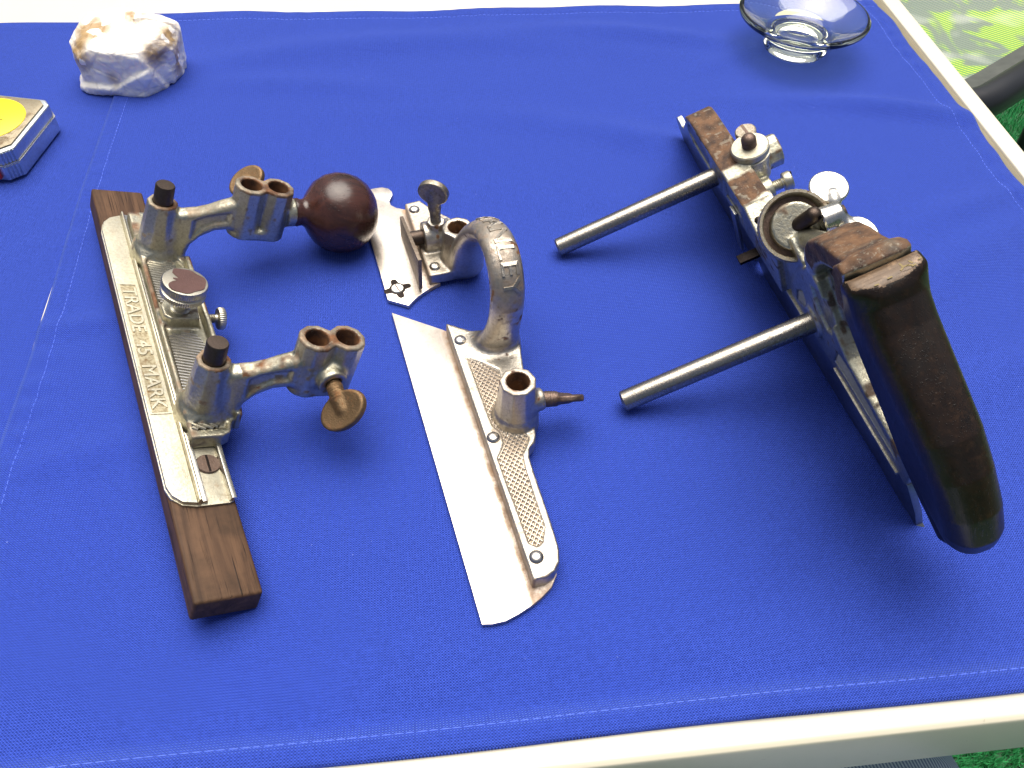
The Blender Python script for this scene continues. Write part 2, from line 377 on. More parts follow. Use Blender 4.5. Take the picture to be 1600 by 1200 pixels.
prism('trim_strip', [(340.6, -1.59), (344.15, -1.59), (344.15, 1.6), (343.4, 1.9), (340.6, -.9)], 'uw', -169, 440, M['trim'], TB, .1)
fr = [(-169.5, -36), (-169.5, 2.6), (-170.6, 3.6), (-182, 3.6), (-183.8, 2.4), (-184.3, .5), (-184.3, -36)]
prism('rim', fr, 'vw', -470, 343.8, M['table'], TB, .5)
prism('rim', [(446, -36), (446, 2.6), (447, 3.6), (458.4, 3.6), (460, 2), (460, -36)], 'vw', -470, 343.8, M['table'], TB, .5)
prism('rim', [(-484, -36), (-484, 2), (-482, 3.6), (-472, 3.6), (-470.2, 2), (-470.2, -36)], 'uw', -184.3, 460, M['table'], TB, .5)
for x in (-400, 150):
    for y in (-20, 380): lathe('leg', [(0, -720), (14, -720), (16, -400), (16, -20.2), (0, -20.2)], (x, y, 0), (0, 0, 1), M['table'], TB, 20)

# ---- cloths
def cloth_mat(name):
    m = NT(name); sep = m.n('ShaderNodeSeparateXYZ', {0: m.tc.outputs['Object']})
    nz = m.math('MULTIPLY', m.math('SUBTRACT', m.noise(45, 3), .5), 3.0)
    kx = 2 * math.pi / .00124; ky = 2 * math.pi / .00112
    X = m.math('ADD', m.math('MULTIPLY', sep.outputs[0], kx), nz); Y = m.math('ADD', m.math('MULTIPLY', sep.outputs[1], ky), nz)
    sx = m.math('SINE', X); sy = m.math('SINE', Y); wv = m.math('MULTIPLY', sx, sy)
    rib = m.math('MULTIPLY', sy, .35); h = m.math('ADD', wv, rib)
    fac = m.math('ADD', m.math('ADD', m.math('MULTIPLY', h, .62), m.math('MULTIPLY', m.math('SUBTRACT', m.noise(700, 3, .7), .5), 1.1)), .5, True)
    slub = m.noise(1, 3, .6, vec=m.mapv((90, 900, 90))); slub2 = m.noise(1, 3, .6, vec=m.mapv((900, 90, 90)))
    big = m.noise(7, 3)
    c = m.mix(fac, (.010, .027, .195), (.056, .118, .68))
    c = m.mix(m.math('MULTIPLY', m.math('ADD', slub, slub2), .22), c, (.014, .036, .29))
    lint = m.ramp(m.noise(520, 2, .5), [(.775, g(0)), (.81, g(1))])
    c = m.mix(m.math('MULTIPLY', lint, .7), c, (.35, .42, .8))
    nb = m.bump(h, .8, .0003); nb = m.bump(m.noise(24, 4), .20, .004, nb)
    m.set(base=c, rough=.85, normal=nb, spec=.25); m.b.inputs['Sheen Weight'].default_value = .35; m.b.inputs['Sheen Roughness'].default_value = .25
    m.b.inputs['Sheen Tint'].default_value = (.42, .62, 1, 1)
    return m.m
M['cloth'] = cloth_mat('blue_cotton'); M['cloth_under'] = cloth_mat('blue_cotton_under')
m = NT('blue_thread'); m.set(base=(.13, .22, .80), rough=.7); M['thread'] = m.m
P0, P1, Q0, Q1 = -237.5, 342.0, -174.0, 378.0
FOLDS = [  # p, q, angle, half-length, width, height
    (290, 226, -14, 80, 12, 2.2), (100, 205, -22, 110, 16, 1.9), (20, 150, -8, 80, 18, .9), (215, -30, 25, 90, 14, 2.0), (255, 60, 35, 80, 16, 1.6),
    (-60, 330, 4, 160, 18, 1.6), (130, 335, -10, 90, 14, 1.8), (-180, -20, 12, 50, 12, 1.3), (-205, 60, 8, 34, 9, 1.2), (150, -120, 30, 80, 20, 1.3), (60, -40, 14, 60, 16, .7),
    (300, 120, 20, 50, 12, 1.2), (-40, -140, 4, 150, 16, .9), (245, 320, 22, 60, 10, 1.3), (-120, 280, -6, 70, 14, 1.0)]
def cloth_z(p, q, hem=True):
    z = np.zeros_like(p)
    for (cp, cq, an, L, w, h) in FOLDS:
        c_, s_ = math.cos(R(an)), math.sin(R(an)); a = (p - cp) * c_ + (q - cq) * s_; b = -(p - cp) * s_ + (q - cq) * c_ + .0009 * a * a
        z += 2.8 * h * np.exp(-(a / L) ** 2) * np.exp(-(b / (w * .85)) ** 2)
    co = np.stack([p.ravel(), q.ravel(), np.zeros(p.size)], 1)
    z += (.7 * vnoise(co + 500, 60, 3) + .35 * vnoise(co + 500, 23, 5)).reshape(p.shape) * .8 - .3
    # objects press the cloth flat
    for (cp, cq, rp, rq) in ((-60, 0, 150, 200), (205, 60, 60, 160), (30, 40, 60, 190), (-245, 275, 60, 60), (247, 305, 40, 40)):
        k = np.exp(-(((p - cp) / rp) ** 4 + ((q - cq) / rq) ** 4)); z *= 1 - .8 * k
    if hem:
        for d, t in ((p - P0, q), (P1 - p, q), (q - Q0, p), (Q1 - q, p)):
            z += .55 / (1 + np.exp((d - 9.6) / .35)) - .45 * np.exp(-((d - 9.4) / .9) ** 2)
        rip = lambda d, t, amp: amp * np.exp(-((d - 8) / 7) ** 2) * (np.sin(t / 2.9 + 1.4 * np.sin(t / 17)) * (.5 + .5 * np.sin(t / 23 + 1)))
        z += rip(P1 - p, q, .55) + rip(p - P0, q, .45) + rip(Q1 - q, p, .35)
        t = np.clip((-158 - q) / 10, 0, 1); z += 5.0 * t * t * (3 - 2 * t)
    return z
def edge_wave(p, q):
    fp = (p - P0) / (P1 - P0); fq = (q - Q0) / (Q1 - Q0)
    p2 = p + np.clip((fp - .9) * 10, 0, 1) * (.9 * np.sin(q / 13) + .7 * np.sin(q / 31 + 1)) - np.clip((q - 340) / 40, 0, 1) * np.clip((fp - .8) * 5, 0, 1) * 4
    p2 = p2 + np.clip((.1 - fp) * 10, 0, 1) * .8 * np.sin(q / 37)
    q2 = q + np.clip((fq - .9) * 10, 0, 1) * (1.0 * np.sin(p / 15) + 1.3 * np.sin(p / 41) + 3 * np.clip(-p / 200, 0, 1)) + np.clip((.1 - fq) * 10, 0, 1) * .5 * np.sin(p / 33)
    return p2, q2
def sheet(name, p0, p1, q0, q1, step, zf, wave, mat):
    ps = np.arange(p0, p1 + step * .5, step); qs = np.arange(q0, q1 + step * .5, step); ps[-1] = p1; qs[-1] = q1
    Pg, Qg = np.meshgrid(ps, qs, indexing='ij'); Z = zf(Pg, Qg); P2, Q2 = wave(Pg, Qg)
    n, k = Pg.shape; V = np.stack([P2, Q2, Z], -1).reshape(-1, 3); I = np.arange(n * k).reshape(n, k)
    F = np.stack([I[:-1, :-1], I[1:, :-1], I[1:, 1:], I[:-1, 1:]], -1).reshape(-1, 4)
    loop = np.concatenate([I[:, 0], I[-1, 1:], I[-2::-1, -1], I[0, -2:0:-1]])
    SK = V[loop].copy(); SK[:, 2] = np.minimum(SK[:, 2] - .9, np.where(SK[:, 1] < -165, 3.4, -1.5)); base = len(V); V = np.concatenate([V, SK]); m_ = len(loop); a = np.arange(m_); b = (a + 1) % m_
    F = np.concatenate([F, np.stack([loop[b], loop[a], base + a, base + b], -1)])
    o = mesh_obj(name, V, F, mat, None, True); o.rotation_euler = (0, 0, R(9.0)); return o
cl = sheet('tablecloth', P0, P1, Q0, Q1, 2.0, cloth_z, edge_wave, M['cloth'])
tag(cl, 'large blue woven tablecloth with stitched hems under the tools', 'tablecloth')
un = sheet('tablecloth', -440, -214, -168, 374, 3.0, lambda p, q: -1.15 + .25 * np.sin(p / 31) * np.sin(q / 43) + .5 / (1 + np.exp((374 - q - 9) / .5)) - .8 * np.clip((p + 240) / 6, 0, 1), lambda p, q: (p, q + .8 * np.sin(p / 19) * (q > 350)), M['cloth_under'])
tag(un, 'second blue cloth showing along the left under the large one', 'tablecloth')
def stitches(name, parent, pts_fn, t0, t1, zf, pitch=4.2, dash=3.3, w=.34):
    V, Fc = [], []; t = t0
    while t < t1:
        d = dash * random.uniform(.85, 1.1); n = 3; rows = []
        for j in range(n + 1):
            s = t + d * j / n; p, q, (nx, ny) = pts_fn(s); jit = random.uniform(-.05, .05)
            pp, qq = np.array([[p]]), np.array([[q]]); z = float(zf(pp, qq)[0, 0]); p2, q2 = edge_wave(pp, qq) if parent is cl else (pp, qq)
            lift = .40 * math.sin(math.pi * j / n) + .12; p2, q2 = float(p2[0, 0]), float(q2[0, 0])
            rows.append([(p2 - nx * (w / 2 + jit), q2 - ny * (w / 2), z + lift - .25), (p2, q2, z + lift + .12), (p2 + nx * (w / 2 + jit), q2 + ny * (w / 2), z + lift - .25)])
        i = len(V); V += [v for r_ in rows for v in r_]
        for j in range(n):
            for k in range(2): a = i + j * 3 + k; Fc.append((a, a + 1, a + 4, a + 3))
        t += pitch * random.uniform(.95, 1.05)
    o = mesh_obj(name, V, Fc, M['thread'], parent, True); o['kind'] = 'stuff'; return o
stitches('stitching', cl, lambda s: (s, Q0 + 9.2, (0, 1)), P0 + 3, P1 - 3, cloth_z)
stitches('stitching', cl, lambda s: (P0 + 9.2, s, (1, 0)), Q0 + 3, Q1 - 3, cloth_z, 3.4, 2.3, .22)
stitches('stitching', cl, lambda s: (P1 - 13, s, (1, 0)), Q0 + 3, Q1 - 3, cloth_z, 3.4, 2.0, .18)
stitches('stitching', cl, lambda s: (s, Q1 - 10.5, (0, 1)), P0 + 3, P1 - 3, cloth_z, 3.4, 2.2, .2)

# ---- patio chair beyond the right-hand edge
m = NT('printed_mesh_sling'); v = m.mapv((1, 1, 1)); sep = m.n('ShaderNodeSeparateXYZ', {0: m.tc.outputs['Object']})
st = m.math('SINE', m.math('MULTIPLY', sep.outputs[0], 2 * math.pi / .0062)); st2 = m.math('SINE', m.math('MULTIPLY', sep.outputs[1], 2 * math.pi / .004))
leaf = m.ramp(m.noise(9, 2, .4, dist=1.5), [(.44, g(0)), (.50, g(1)), (.60, g(1)), (.66, g(0))])
c = m.mix(m.math('MULTIPLY', st2, .4), (.10, .32, .06), (.03, .16, .035)); c = m.mix(m.math('GREATER_THAN', st, .62), c, (.62, .66, .04))
c = m.mix(m.math('MULTIPLY', leaf, .85), c, (.13, .16, .17))
glare = m.ramp(m.noise(4.2, 3, .5), [(.50, g(0)), (.62, g(1))]); c = m.mix(glare, c, (.80, .82, .76))  # white blotches: overexposed sheen painted into the sling colour, over the print
m.set(base=c, rough=.38, normal=m.bump(st, .4, .001)); M['sling'] = m.m
m = NT('black_plastic'); m.set(base=(.012, .013, .015), rough=.38, normal=m.bump(m.noise(300, 3), .1, .0004)); M['black'] = m.m
CH = bpy.data.objects.new('patio_chair', None); COL.objects.link(CH); CH.location = (.546, 1.038, -.72); CH.rotation_euler = (0, 0, R(42))
tag(CH, 'patio chair with green and lime printed sling and black tube frame', 'chair')
def rsq(h, r, n=10):
    o = []
    for q, (sx, sy) in enumerate(((1, -1), (1, 1), (-1, 1), (-1, -1))):
        for k in range(n + 1):
            a = R(-90 + 90 * q + 90 * k / n); o.append((sx * (h - r) + r * math.cos(a), sy * (h - r) + r * math.sin(a)))
    return o
ring = rsq(.232, .11); NR = 8; V = []; Fc = []
for j in range(NR + 1):
    s = 1 - j / NR * .98
    for (x, y) in ring: V.append((x * s, y * s, .44 - .022 * (1 - s * s)))
n = len(ring)
for j in range(NR):
    for k in range(n): Fc.append((j * n + k, j * n + (k + 1) % n, (j + 1) * n + (k + 1) % n, (j + 1) * n + k))
Fc.append(tuple(NR * n + k for k in range(n)))
mesh_obj('seat', V, Fc, M['sling'], CH, unit=1)
m = NT('grey_mesh_binding'); m.set(base=m.mix(m.noise(60, 3), (.03, .035, .03), (.09, .10, .085)), rough=.55); M['binding'] = m.m
Vb = [(x * s_, y * s_, .4425 - .022 * (1 - s_ * s_)) for s_ in (1., .83) for x, y in ring]; nb_ = len(ring)
mesh_obj('edge_binding', Vb, [(k, (k + 1) % nb_, nb_ + (k + 1) % nb_, nb_ + k) for k in range(nb_)], M['binding'], CH, unit=1)
ro = rsq(.240, .115); tube('seat_frame', [(x, y, .435) for x, y in ro + ro[:1]], .023, M['black'], CH, 12)
for sx, sy in ((1, -1), (1, 1), (-1, -1), (-1, 1)): tube('leg', [(sx * .205, sy * .205, .43), (sx * .215, sy * .215, .2), (sx * .225, sy * .225, 0)], .011, M['black'], CH, 10)
V = []; Fc = []
for i in range(9):
    for j in range(9): V.append((-.21 + .42 * i / 8, .235 + .10 * j / 8 + .02 * math.sin(math.pi * i / 8), .46 + .42 * j / 8))
for i in range(8):
    for j in range(8): a = i * 9 + j; Fc.append((a, a + 9, a + 10, a + 1))
mesh_obj('backrest', V, Fc, M['sling'], CH, unit=1)
tube('back_frame', [(-.225, .215, .43), (-.225, .29, .70), (-.21, .335, .90), (0, .35, .93), (.21, .335, .90), (.225, .29, .70), (.225, .215, .43)], .012, M['black'], CH, 10)

# ---- denim below the front edge
m = NT('denim'); sep = m.n('ShaderNodeSeparateXYZ', {0: m.tc.outputs['Object']})
tw = m.math('SINE', m.math('MULTIPLY', m.math('ADD', sep.outputs[0], m.math('MULTIPLY', sep.outputs[1], .35)), 2 * math.pi / .0019))
c = m.mix(m.math('ADD', m.math('MULTIPLY', tw, .5), .5), (.10, .14, .32), (.66, .72, .82)); c = m.mix(m.math('MULTIPLY', m.noise(150, 3), .4), c, (.25, .30, .48))
m.set(base=c, rough=.85, normal=m.bump(tw, .5, .0004)); M['denim'] = m.m
m = NT('denim_seam'); m.set(base=(.03, .04, .13), rough=.85); M['denim_seam'] = m.m
DN = bpy.data.objects.new('trouser_leg', None); COL.objects.link(DN); DN.location = (.232, -.165, -.72)
tag(DN, 'faded blue denim with a dark edge seam below the front table edge', 'clothing')
V = []; Fc = []; path = [(-.06, -.42, .53, .075, .062), (-.05, -.25, .535, .073, .062), (-.045, -.08, .54, .070, .060), (-.04, .02, .535, .068, .062), (-.038, .09, .49, .066, .07), (-.036, .115, .40, .062, .064), (-.036, .10, .2, .060, .06), (-.036, .09, .005, .062, .062)]
for i, (x, y, z, rx, rz) in enumerate(path):
    a = path[max(i - 1, 0)]; b = path[min(i + 1, len(path) - 1)]; t = Vector((b[0] - a[0], b[1] - a[1], b[2] - a[2])).normalized(); nx = Vector((1, 0, 0)); ny = t.cross(nx) * -1
    for k in range(32):
        q = 2 * math.pi * k / 32; cx, sy_ = math.cos(q), math.sin(q); e = lambda c_: math.copysign(abs(c_) ** .7, c_)
        V.append(Vector((x, y, z)) + nx * rx * e(cx) + ny * rz * e(sy_))
for i in range(len(path) - 1):
    for k in range(32): Fc.append((i * 32 + k, i * 32 + (k + 1) % 32, (i + 1) * 32 + (k + 1) % 32, (i + 1) * 32 + k))
mesh_obj('fabric', [tuple(v) for v in V], Fc, M['denim'], DN, unit=1)
tube('seam', [(.017, -.42, .580), (.022, -.25, .584), (.024, -.08, .586), (.026, .02, .584)], .0035, M['denim_seam'], DN, 8)

# ================================================================== FENCE (left)
FA = frame('plane_fence', -.09751, -.12583, 0.0004, 117.31, 22.19)
tag(FA, 'plough plane fence with dark wood strip, two curved tube arms and round wooden knob', 'plane fence')
bm = bmesh.new(); bmesh.ops.create_cube(bm, size=1)
for v in bm.verts: v.co = Vector(((v.co.x + .5) * 272.5, (v.co.y + .5) * 26.65, (v.co.z + .5) * 12))
bm_obj('wood_strip', bm, M['rosewood'], FA, True, 1.5, 3)
# slide plate with marked flange
plate = [(50, 0), (45.5, 1), (44.6, 3), (44.6, 16.5), (46, 22), (50, 26), (55, 27.4), (230, 27.4), (237, 26), (242, 22), (244.6, 16), (245, 0)]
prism('slide_plate', plate, 'uv', 12.02, 13.2, M['flange'], FA, .15)
prism('flange', [(45, 16.2), (46.3, 22), (50.2, 25.6), (55, 27.1), (230, 27.1), (237, 25.6), (241.5, 22), (244.2, 16.2)], 'uv', 13.2, 15.1, M['flange'], FA, .5, 3)
prism('rail', [(14.6, 13.2), (14.8, 16.8), (15.3, 17.4), (15.9, 17.2), (16.2, 15.4), (16.2, 13.2)], 'vw', 44.9, 244.6, M['flange'], FA, .2)
prism('rail', [(11.9, 13.2), (12.3, 15.3), (14.2, 15.3), (14.5, 13.2)], 'vw', 45.3, 244.4, M['bright'], FA, .25)
prism('rail', [(0, 13.2), (.2, 15.4), (2.2, 15.6), (3.3, 13.2)], 'vw', 45.3, 244.4, M['bright'], FA, .3)
lathe('wood_screw', [(0, .9), (4.9, .9), (5.3, .4), (5.3, 0)], (66.3, 7.5, 13.2), (0, 0, 1), M['rusty'], FA, 28)
prism('screw_slot', [(61.6, 7.0), (61.6, 8.0), (71.0, 8.0), (71.0, 7.0)], 'uv', 14.08, 14.16, M['dark'], FA, 0).rotation_euler = (0, 0, 0)
# casting: block, posts, arms, twin tubes
SA = Sdf((70, -62, 12), (248, 18, 74), .62)
PU, TV, TU = (208.96, 93.75), (-34.1, -48.1), -8.4
blk = [(75.6, 13.6), (75.6, 0), (77.5, -3.5), (83, -5.5), (89, -9.8), (195, -9.6), (205, -8), (224, -2), (236, 0), (240, 4), (240, 13.6)]
SA.add(ext(blk, 'uv', 13.4, 21, .7))
SA.add(ext([(84, -9.8), (84, -7.2), (198, -7.2), (198, -9.8)], 'uv', 15, 25, .5), .8)
SA.sub(ext([(80, -2.5), (100, -7), (195, -7), (204, -3), (204, 11.6), (80, 11.6)], 'uv', 19.6, 30, .6), .6)
for pu in PU:
    SA.add(cyl((pu, 4.9, 14), (pu, 4.9, 50), 10.2, 7.2, .8, facet=9), 4)
    SA.add(cyl((pu, 4.9, 14), (pu, 4.9, 23), 11.8, 10, 1.), 4)
    prof = [(-1, 46), (-6, 48), (-11, 50), (-16, 53), (-21, 57), (-26, 60.4), (-32, 62), (-32, 44), (-26, 43.5), (-20, 41), (-14, 35.5), (-10, 29), (-8.5, 22), (-7, 19), (2, 18), (4, 30)]
    SA.add(ext(prof, 'vw', pu - 4.6, pu + 4.4, 3.2, .29, 4.9), 2.6)
    inn = [(-9.5, 45), (-14, 48.8), (-20, 52.2), (-25, 54), (-25, 48.5), (-19, 46), (-13, 40.5), (-9.5, 34)]
    for sgn in (-1, 1):
        SA.sub(ext(inn, 'vw', pu - .1 + sgn * 5.2 - 2.2, pu - .1 + sgn * 5.2 + 2.2, 1.2, .29, 4.9), 1.6)
for pu, sgn in zip(PU, (1, -1)):
    tu = pu + TU
    for tv in TV: SA.add(cyl((tu, tv, 40), (tu, tv, 70), 7.9, 8.2, .9, facet=10), 1.2)
    SA.add(cyl((tu, -41.1, 40), (tu, -41.1, 46), 8, 8, 2), 2)
    SA.add(cyl((tu, -41.3, 53), (tu + sgn * 11.5, -42.4, 52.2), 7.4, 6.6, .6), 2.5)
    for tv in TV: SA.sub(cyl((tu, tv, 30), (tu, tv, 80), 5.25, 5.25, .1), .25)
    SA.sub(cyl((tu + sgn * 10, -42.2, 52.3), (tu + sgn * 14, -42.6, 52.1), 3.6, 3.6, .1), .2)
    SA.sub(cyl((pu, 4.9, 40), (pu, 4.9, 60), 5.0, 5.0, .1), .25)
SA.add(cyl((200.56, -55, 54.5), (200.56, -60, 55), 7.6, 7.2, .6), 1.5)   # collar behind the knob
SA.add(ext([(147, -4), (147, 9), (150, 12), (157, 12.4), (163, 9), (164, 2), (163, -5)], 'uv', 18, 26.3, .7), 1.8)
def rustA(co, no):
    u, v, w = co.T; n6 = vnoise(co, 6, 1); n3 = vnoise(co, 2.6, 2); up = no[:, 2]
    r = np.zeros(len(co))
    r = np.maximum(r, ((w > 68.6) * (.25 + .9 * n6)))                                    # tube rims
    r = np.maximum(r, (v < -6) * (v > -28) * (up > .35) * (w > 40) * np.clip(n6 * 1.2 + n3 * 1.0 - .62, 0, 1) * np.where(u < 140, 1., .45))   # upper edge of the arms
    r = np.maximum(r, (w > 48.9) * (v > -4) * np.clip(n6 * 1.5 - .1, 0, 1))              # post collars
    r = np.maximum(r, (v < -8.6) * (w < 26) * np.clip(n6 * 1.7 - .35, 0, 1))
    hole = np.minimum(np.hypot(u - 200.56, v + 34.1), np.hypot(u - 200.56, v + 48.1)); h2 = np.minimum(np.hypot(u - 85.35, v + 34.1), np.hypot(u - 85.35, v + 48.1))
    r = np.maximum(r, (np.minimum(hole, h2) < 5.6) * 1.0)
    r = np.maximum(r, np.clip((vnoise(co, 4, 8) * n3 - .46) * 5, 0, .6))
    r = np.maximum(r, (w > 19.9) * (w < 21.6) * (v > 8) * np.clip(n6 * 2 - .7, 0, .9))
    return r
SA.obj('bracket_casting', M['cast'], FA, rustA)
# hatched panels
def inside(P, x, y):
    c = False; n = len(P)
    for i in range(n):
        (ax_, ay), (bx, by) = P[i], P[i - 1]
        if (ay > y) != (by > y) and x < (bx - ax_) * (y - ay) / (by - ay) + ax_: c = not c
    return c
def hatch(name, poly, z0, z1, pitch, ang, mat, parent, plane='uv', cross=False, wid=.36, top=.6):
    """ridged panel: real ribs clipped to the polygon"""
    bm = bmesh.new(); P = [Vector((a, b)) for a, b in poly]; cx = sum((p.x for p in P)) / len(P); cy = sum((p.y for p in P)) / len(P)
    for an in ([ang, -ang] if cross else [ang]):
        d = Vector((math.cos(R(an)), math.sin(R(an)))); nn = Vector((-d.y, d.x)); k = -70.0
        while k < 70:
            ts = []
            for i in range(len(P)):
                a = P[i] - Vector((cx, cy)); b = P[i - 1] - Vector((cx, cy)); fa, fb = a.dot(nn) - k, b.dot(nn) - k
                if (fa > 0) != (fb > 0): ts.append((a + (b - a) * (fa / (fa - fb))).dot(d))
            ts.sort()
            for t0, t1 in zip(ts[::2], ts[1::2]):
                if t1 - t0 < .6: continue
                h = pitch * wid; c0 = Vector((cx, cy)) + nn * k; zo = .02 if an != ang else 0
                pts = [(c0 + d * t0 - nn * h, z0), (c0 + d * t0 - nn * h * top, z1 + zo), (c0 + d * t0 + nn * h * top, z1 + zo), (c0 + d * t0 + nn * h, z0), (c0 + d * t1 - nn * h, z0), (c0 + d * t1 - nn * h * top, z1 + zo), (c0 + d * t1 + nn * h * top, z1 + zo), (c0 + d * t1 + nn * h, z0)]
                vs_ = [bm.verts.new((p.x, p.y, z) if plane == 'uv' else (p.x, z, p.y)) for p, z in pts]
                for f in ((0, 1, 5, 4), (1, 2, 6, 5), (2, 3, 7, 6), (0, 3, 2, 1), (4, 5, 6, 7)): bm.faces.new([vs_[q] for q in f])
            k += pitch
    return bm_obj(name, bm, mat, parent, False)
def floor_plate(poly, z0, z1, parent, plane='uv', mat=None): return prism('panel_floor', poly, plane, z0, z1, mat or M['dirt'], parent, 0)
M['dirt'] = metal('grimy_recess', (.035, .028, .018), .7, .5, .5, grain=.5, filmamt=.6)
M['hatch'] = metal('bright_hatching', (.78, .76, .70), .28, .10, .12, grain=.1)
hatch('hatched_panel', [(197.5, 11), (198, 0), (193, -3), (186, -6), (166, -6), (164, 9.3), (168, 11)], 19.72, 20.75, 1.9, 74, M['hatch'], FA)
hatch('hatched_panel', [(142, 11), (144, -1), (138, -4), (130, -5), (112, -6), (103, -5), (101, 11.4)], 19.72, 20.75, 1.9, 74, M['hatch'], FA)
hatch('hatched_panel', [(84.6, 10.5), (84.6, 2), (83, .3), (81, 0.6), (79.8, 3), (79.6, 11), (81, 12.3), (83.4, 12)], 20.95, 21.75, 1.9, 56, M['hatch'], FA)
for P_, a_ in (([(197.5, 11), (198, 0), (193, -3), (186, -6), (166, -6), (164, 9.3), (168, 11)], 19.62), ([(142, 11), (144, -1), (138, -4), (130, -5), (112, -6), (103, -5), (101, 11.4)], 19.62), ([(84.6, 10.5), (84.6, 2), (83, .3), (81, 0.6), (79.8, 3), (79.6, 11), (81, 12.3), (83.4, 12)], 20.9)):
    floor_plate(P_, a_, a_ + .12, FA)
# pins
for pu in PU: lathe('post_pin', [(0, 40), (4.75, 40), (4.75, 59.2), (4.3, 59.9), (0, 60)], (pu, 4.9, 0), (0, 0, 1), M['pin'], FA, 40)
# knob
lathe('knob', [(0, -1.5), (7.4, -1.5), (7.6, 0), (7.2, 1.2), (7.0, 3), (8.2, 5), (12.5, 7.6), (17, 11.2), (20.3, 16.4), (21.8, 22.2), (21.7, 27.5), (20.2, 33), (17.2, 37.8), (12.8, 41.6), (7.5, 44), (3, 44.8), (0, 45)], (200.56, -61, 55.2), (0, -1, .07), M['knobwood'], FA, 64)
# clamp thumb knob on the block
kk = (153.7, 4.0, 26.0)
lathe('neck', [(0, 0), (4.6, 0), (4.6, 1), (3.6, 1.6), (3.6, 8.5), (5.5, 9.5), (0, 9.5)], kk, (0, 0, 1), M['knurl'], FA, 32)
kp = [(0, 9), (9.2, 9), (10.4, 9.6), (10.5, 12.0), (9.4, 12.6), (9.4, 13.4), (10.6, 14.0), (10.7, 16.8), (10.2, 17.4), (8.9, 17.6), (0, 17.7)]
tk = lathe('thumb_knob', kp, kk, (0, 0, 1), M['knurl'], FA, 120, ({2, 3, 6, 7}, .45))
V = []
for k in range(40):
    t = 2 * math.pi * k / 40; r = 9.0 + .5 * math.sin(3 * t + 1) + .3 * math.sin(7 * t)
    if .2 < t < 1.7: r -= 6.0 * math.sin((t - .2) / 1.5 * math.pi) * (.75 + .3 * math.sin(11 * t))
    V.append((kk[0] + r * math.cos(t + .2), kk[1] + r * math.sin(t + .2)))
prism('worn_top', V, 'uv', kk[2] + 17.66, kk[2] + 17.84, M['purple_rust'], tk, 0)['label'] = 'brown patch where the plating has flaked off'
# small knurled set screw
lathe('set_screw', [(0, 0)] + [(2.3, 0)] + thread(2.3, .1, 4.6, .8, .3) + [(3.0, 4.7), (5.1, 5.0), (5.6, 5.5), (5.6, 7.8), (5.1, 8.3), (0, 8.4)], (152.2, -9.2, 21.6), (0, -1, 0), M['knurl'], FA, 72,
      ({len(thread(2.3, .1, 4.6, .8, .3)) + 4, len(thread(2.3, .1, 4.6, .8, .3)) + 5}, .4))
# thumb screws
def thumb_screw(name, base, tip, face, mat, parent, r=8.6, sr=2.9, th=2.0, wide=1., rust=None):
    """threaded shank from base towards tip, flattened disc (axis = face) centred at tip"""
    b, t = np.array(base, float), np.array(tip, float); fa = np.array(face, float); fa /= np.linalg.norm(fa); ax_ = (t - b) / np.linalg.norm(t - b)
    fa -= ax_ * (fa @ ax_); fa /= np.linalg.norm(fa)
    lo = np.minimum(b, t) - r * wide - 2; hi = np.maximum(b, t) + r * wide + 2; s = Sdf(lo, hi, .34)
    L = np.linalg.norm(t - b)
    def shank(x, y, z):
        q, _, a_, d = seg_t(x, y, z, b, t); px, py, pz = x - a_[0] - q * d[0], y - a_[1] - q * d[1], z - a_[2] - q * d[2]
        return np.maximum(np.sqrt(px * px + py * py + pz * pz) - sr - .22 * np.sin(q * 2 * math.pi / 1.3), np.maximum(-q, q - L + r * .75))
    s.add((shank, lo, hi))
    def disc(x, y, z):
        dx, dy, dz = x - t[0], y - t[1], z - t[2]; h = dx * fa[0] + dy * fa[1] + dz * fa[2]; q = dx * ax_[0] + dy * ax_[1] + dz * ax_[2]
        rad = np.sqrt(q * q + np.maximum(dx * dx + dy * dy + dz * dz - h * h - q * q, 0) / wide ** 2); rr = r + .5 * np.clip(q / r, -1, 1)
        hh = th * (.72 + .28 * (rad / r) ** 2) ; e1 = rad - rr + 1.2; e2 = np.abs(h) - hh + 1.2
        return np.minimum(np.maximum(e1, e2), 0) + np.sqrt(np.maximum(e1, 0) ** 2 + np.maximum(e2, 0) ** 2) - 1.2
    s.add((disc, lo, hi), 1.)
    s.add(cap(b + ax_ * (L - r - 2.4), t, sr * 1.15, sr * .8), 2.2)
    return s.obj(name, mat, parent, rust)
thumb_screw('thumb_screw', (85.35 - 9, -42.2, 52.4), (61.8, -43.9, 48.4), (-.15, .85, .50), M['orange_rust'], FA, 8.4, wide=1.42)
thumb_screw('thumb_screw', (200.56 + 9, -42.2, 52.4), (225, -40.5, 55.5), (.1, .75, .65), M['orange_rust'], FA, 8.2, wide=1.3)
# raised lettering in a cartouche
def text_verts(s, size, depth, space=1.0):
    cu = bpy.data.curves.new('lettering', 'FONT'); cu.body = s; cu.size = size; cu.extrude = depth; cu.bevel_depth = depth * .35; cu.bevel_resolution = 1; cu.space_character = space; cu.resolution_u = 6
    cu.align_x = 'CENTER'; cu.align_y = 'CENTER'; cu.offset = 0
    o = bpy.data.objects.new('lettering', cu); COL.objects.link(o); dg = bpy.context.evaluated_depsgraph_get(); me = o.evaluated_get(dg).to_mesh()
    V = [tuple(v.co) for v in me.vertices]; F = [tuple(p.vertices) for p in me.polygons]; o.evaluated_get(dg).to_mesh_clear()
    bpy.data.objects.remove(o); bpy.data.curves.remove(cu); return np.array(V), F
M['nameplate'] = metal('stained_nameplate', (.52, .47, .33), .5, .8, 1.1, rust=((.10, .055, .025), (.34, .20, .07)), grain=.5, filmamt=.8)
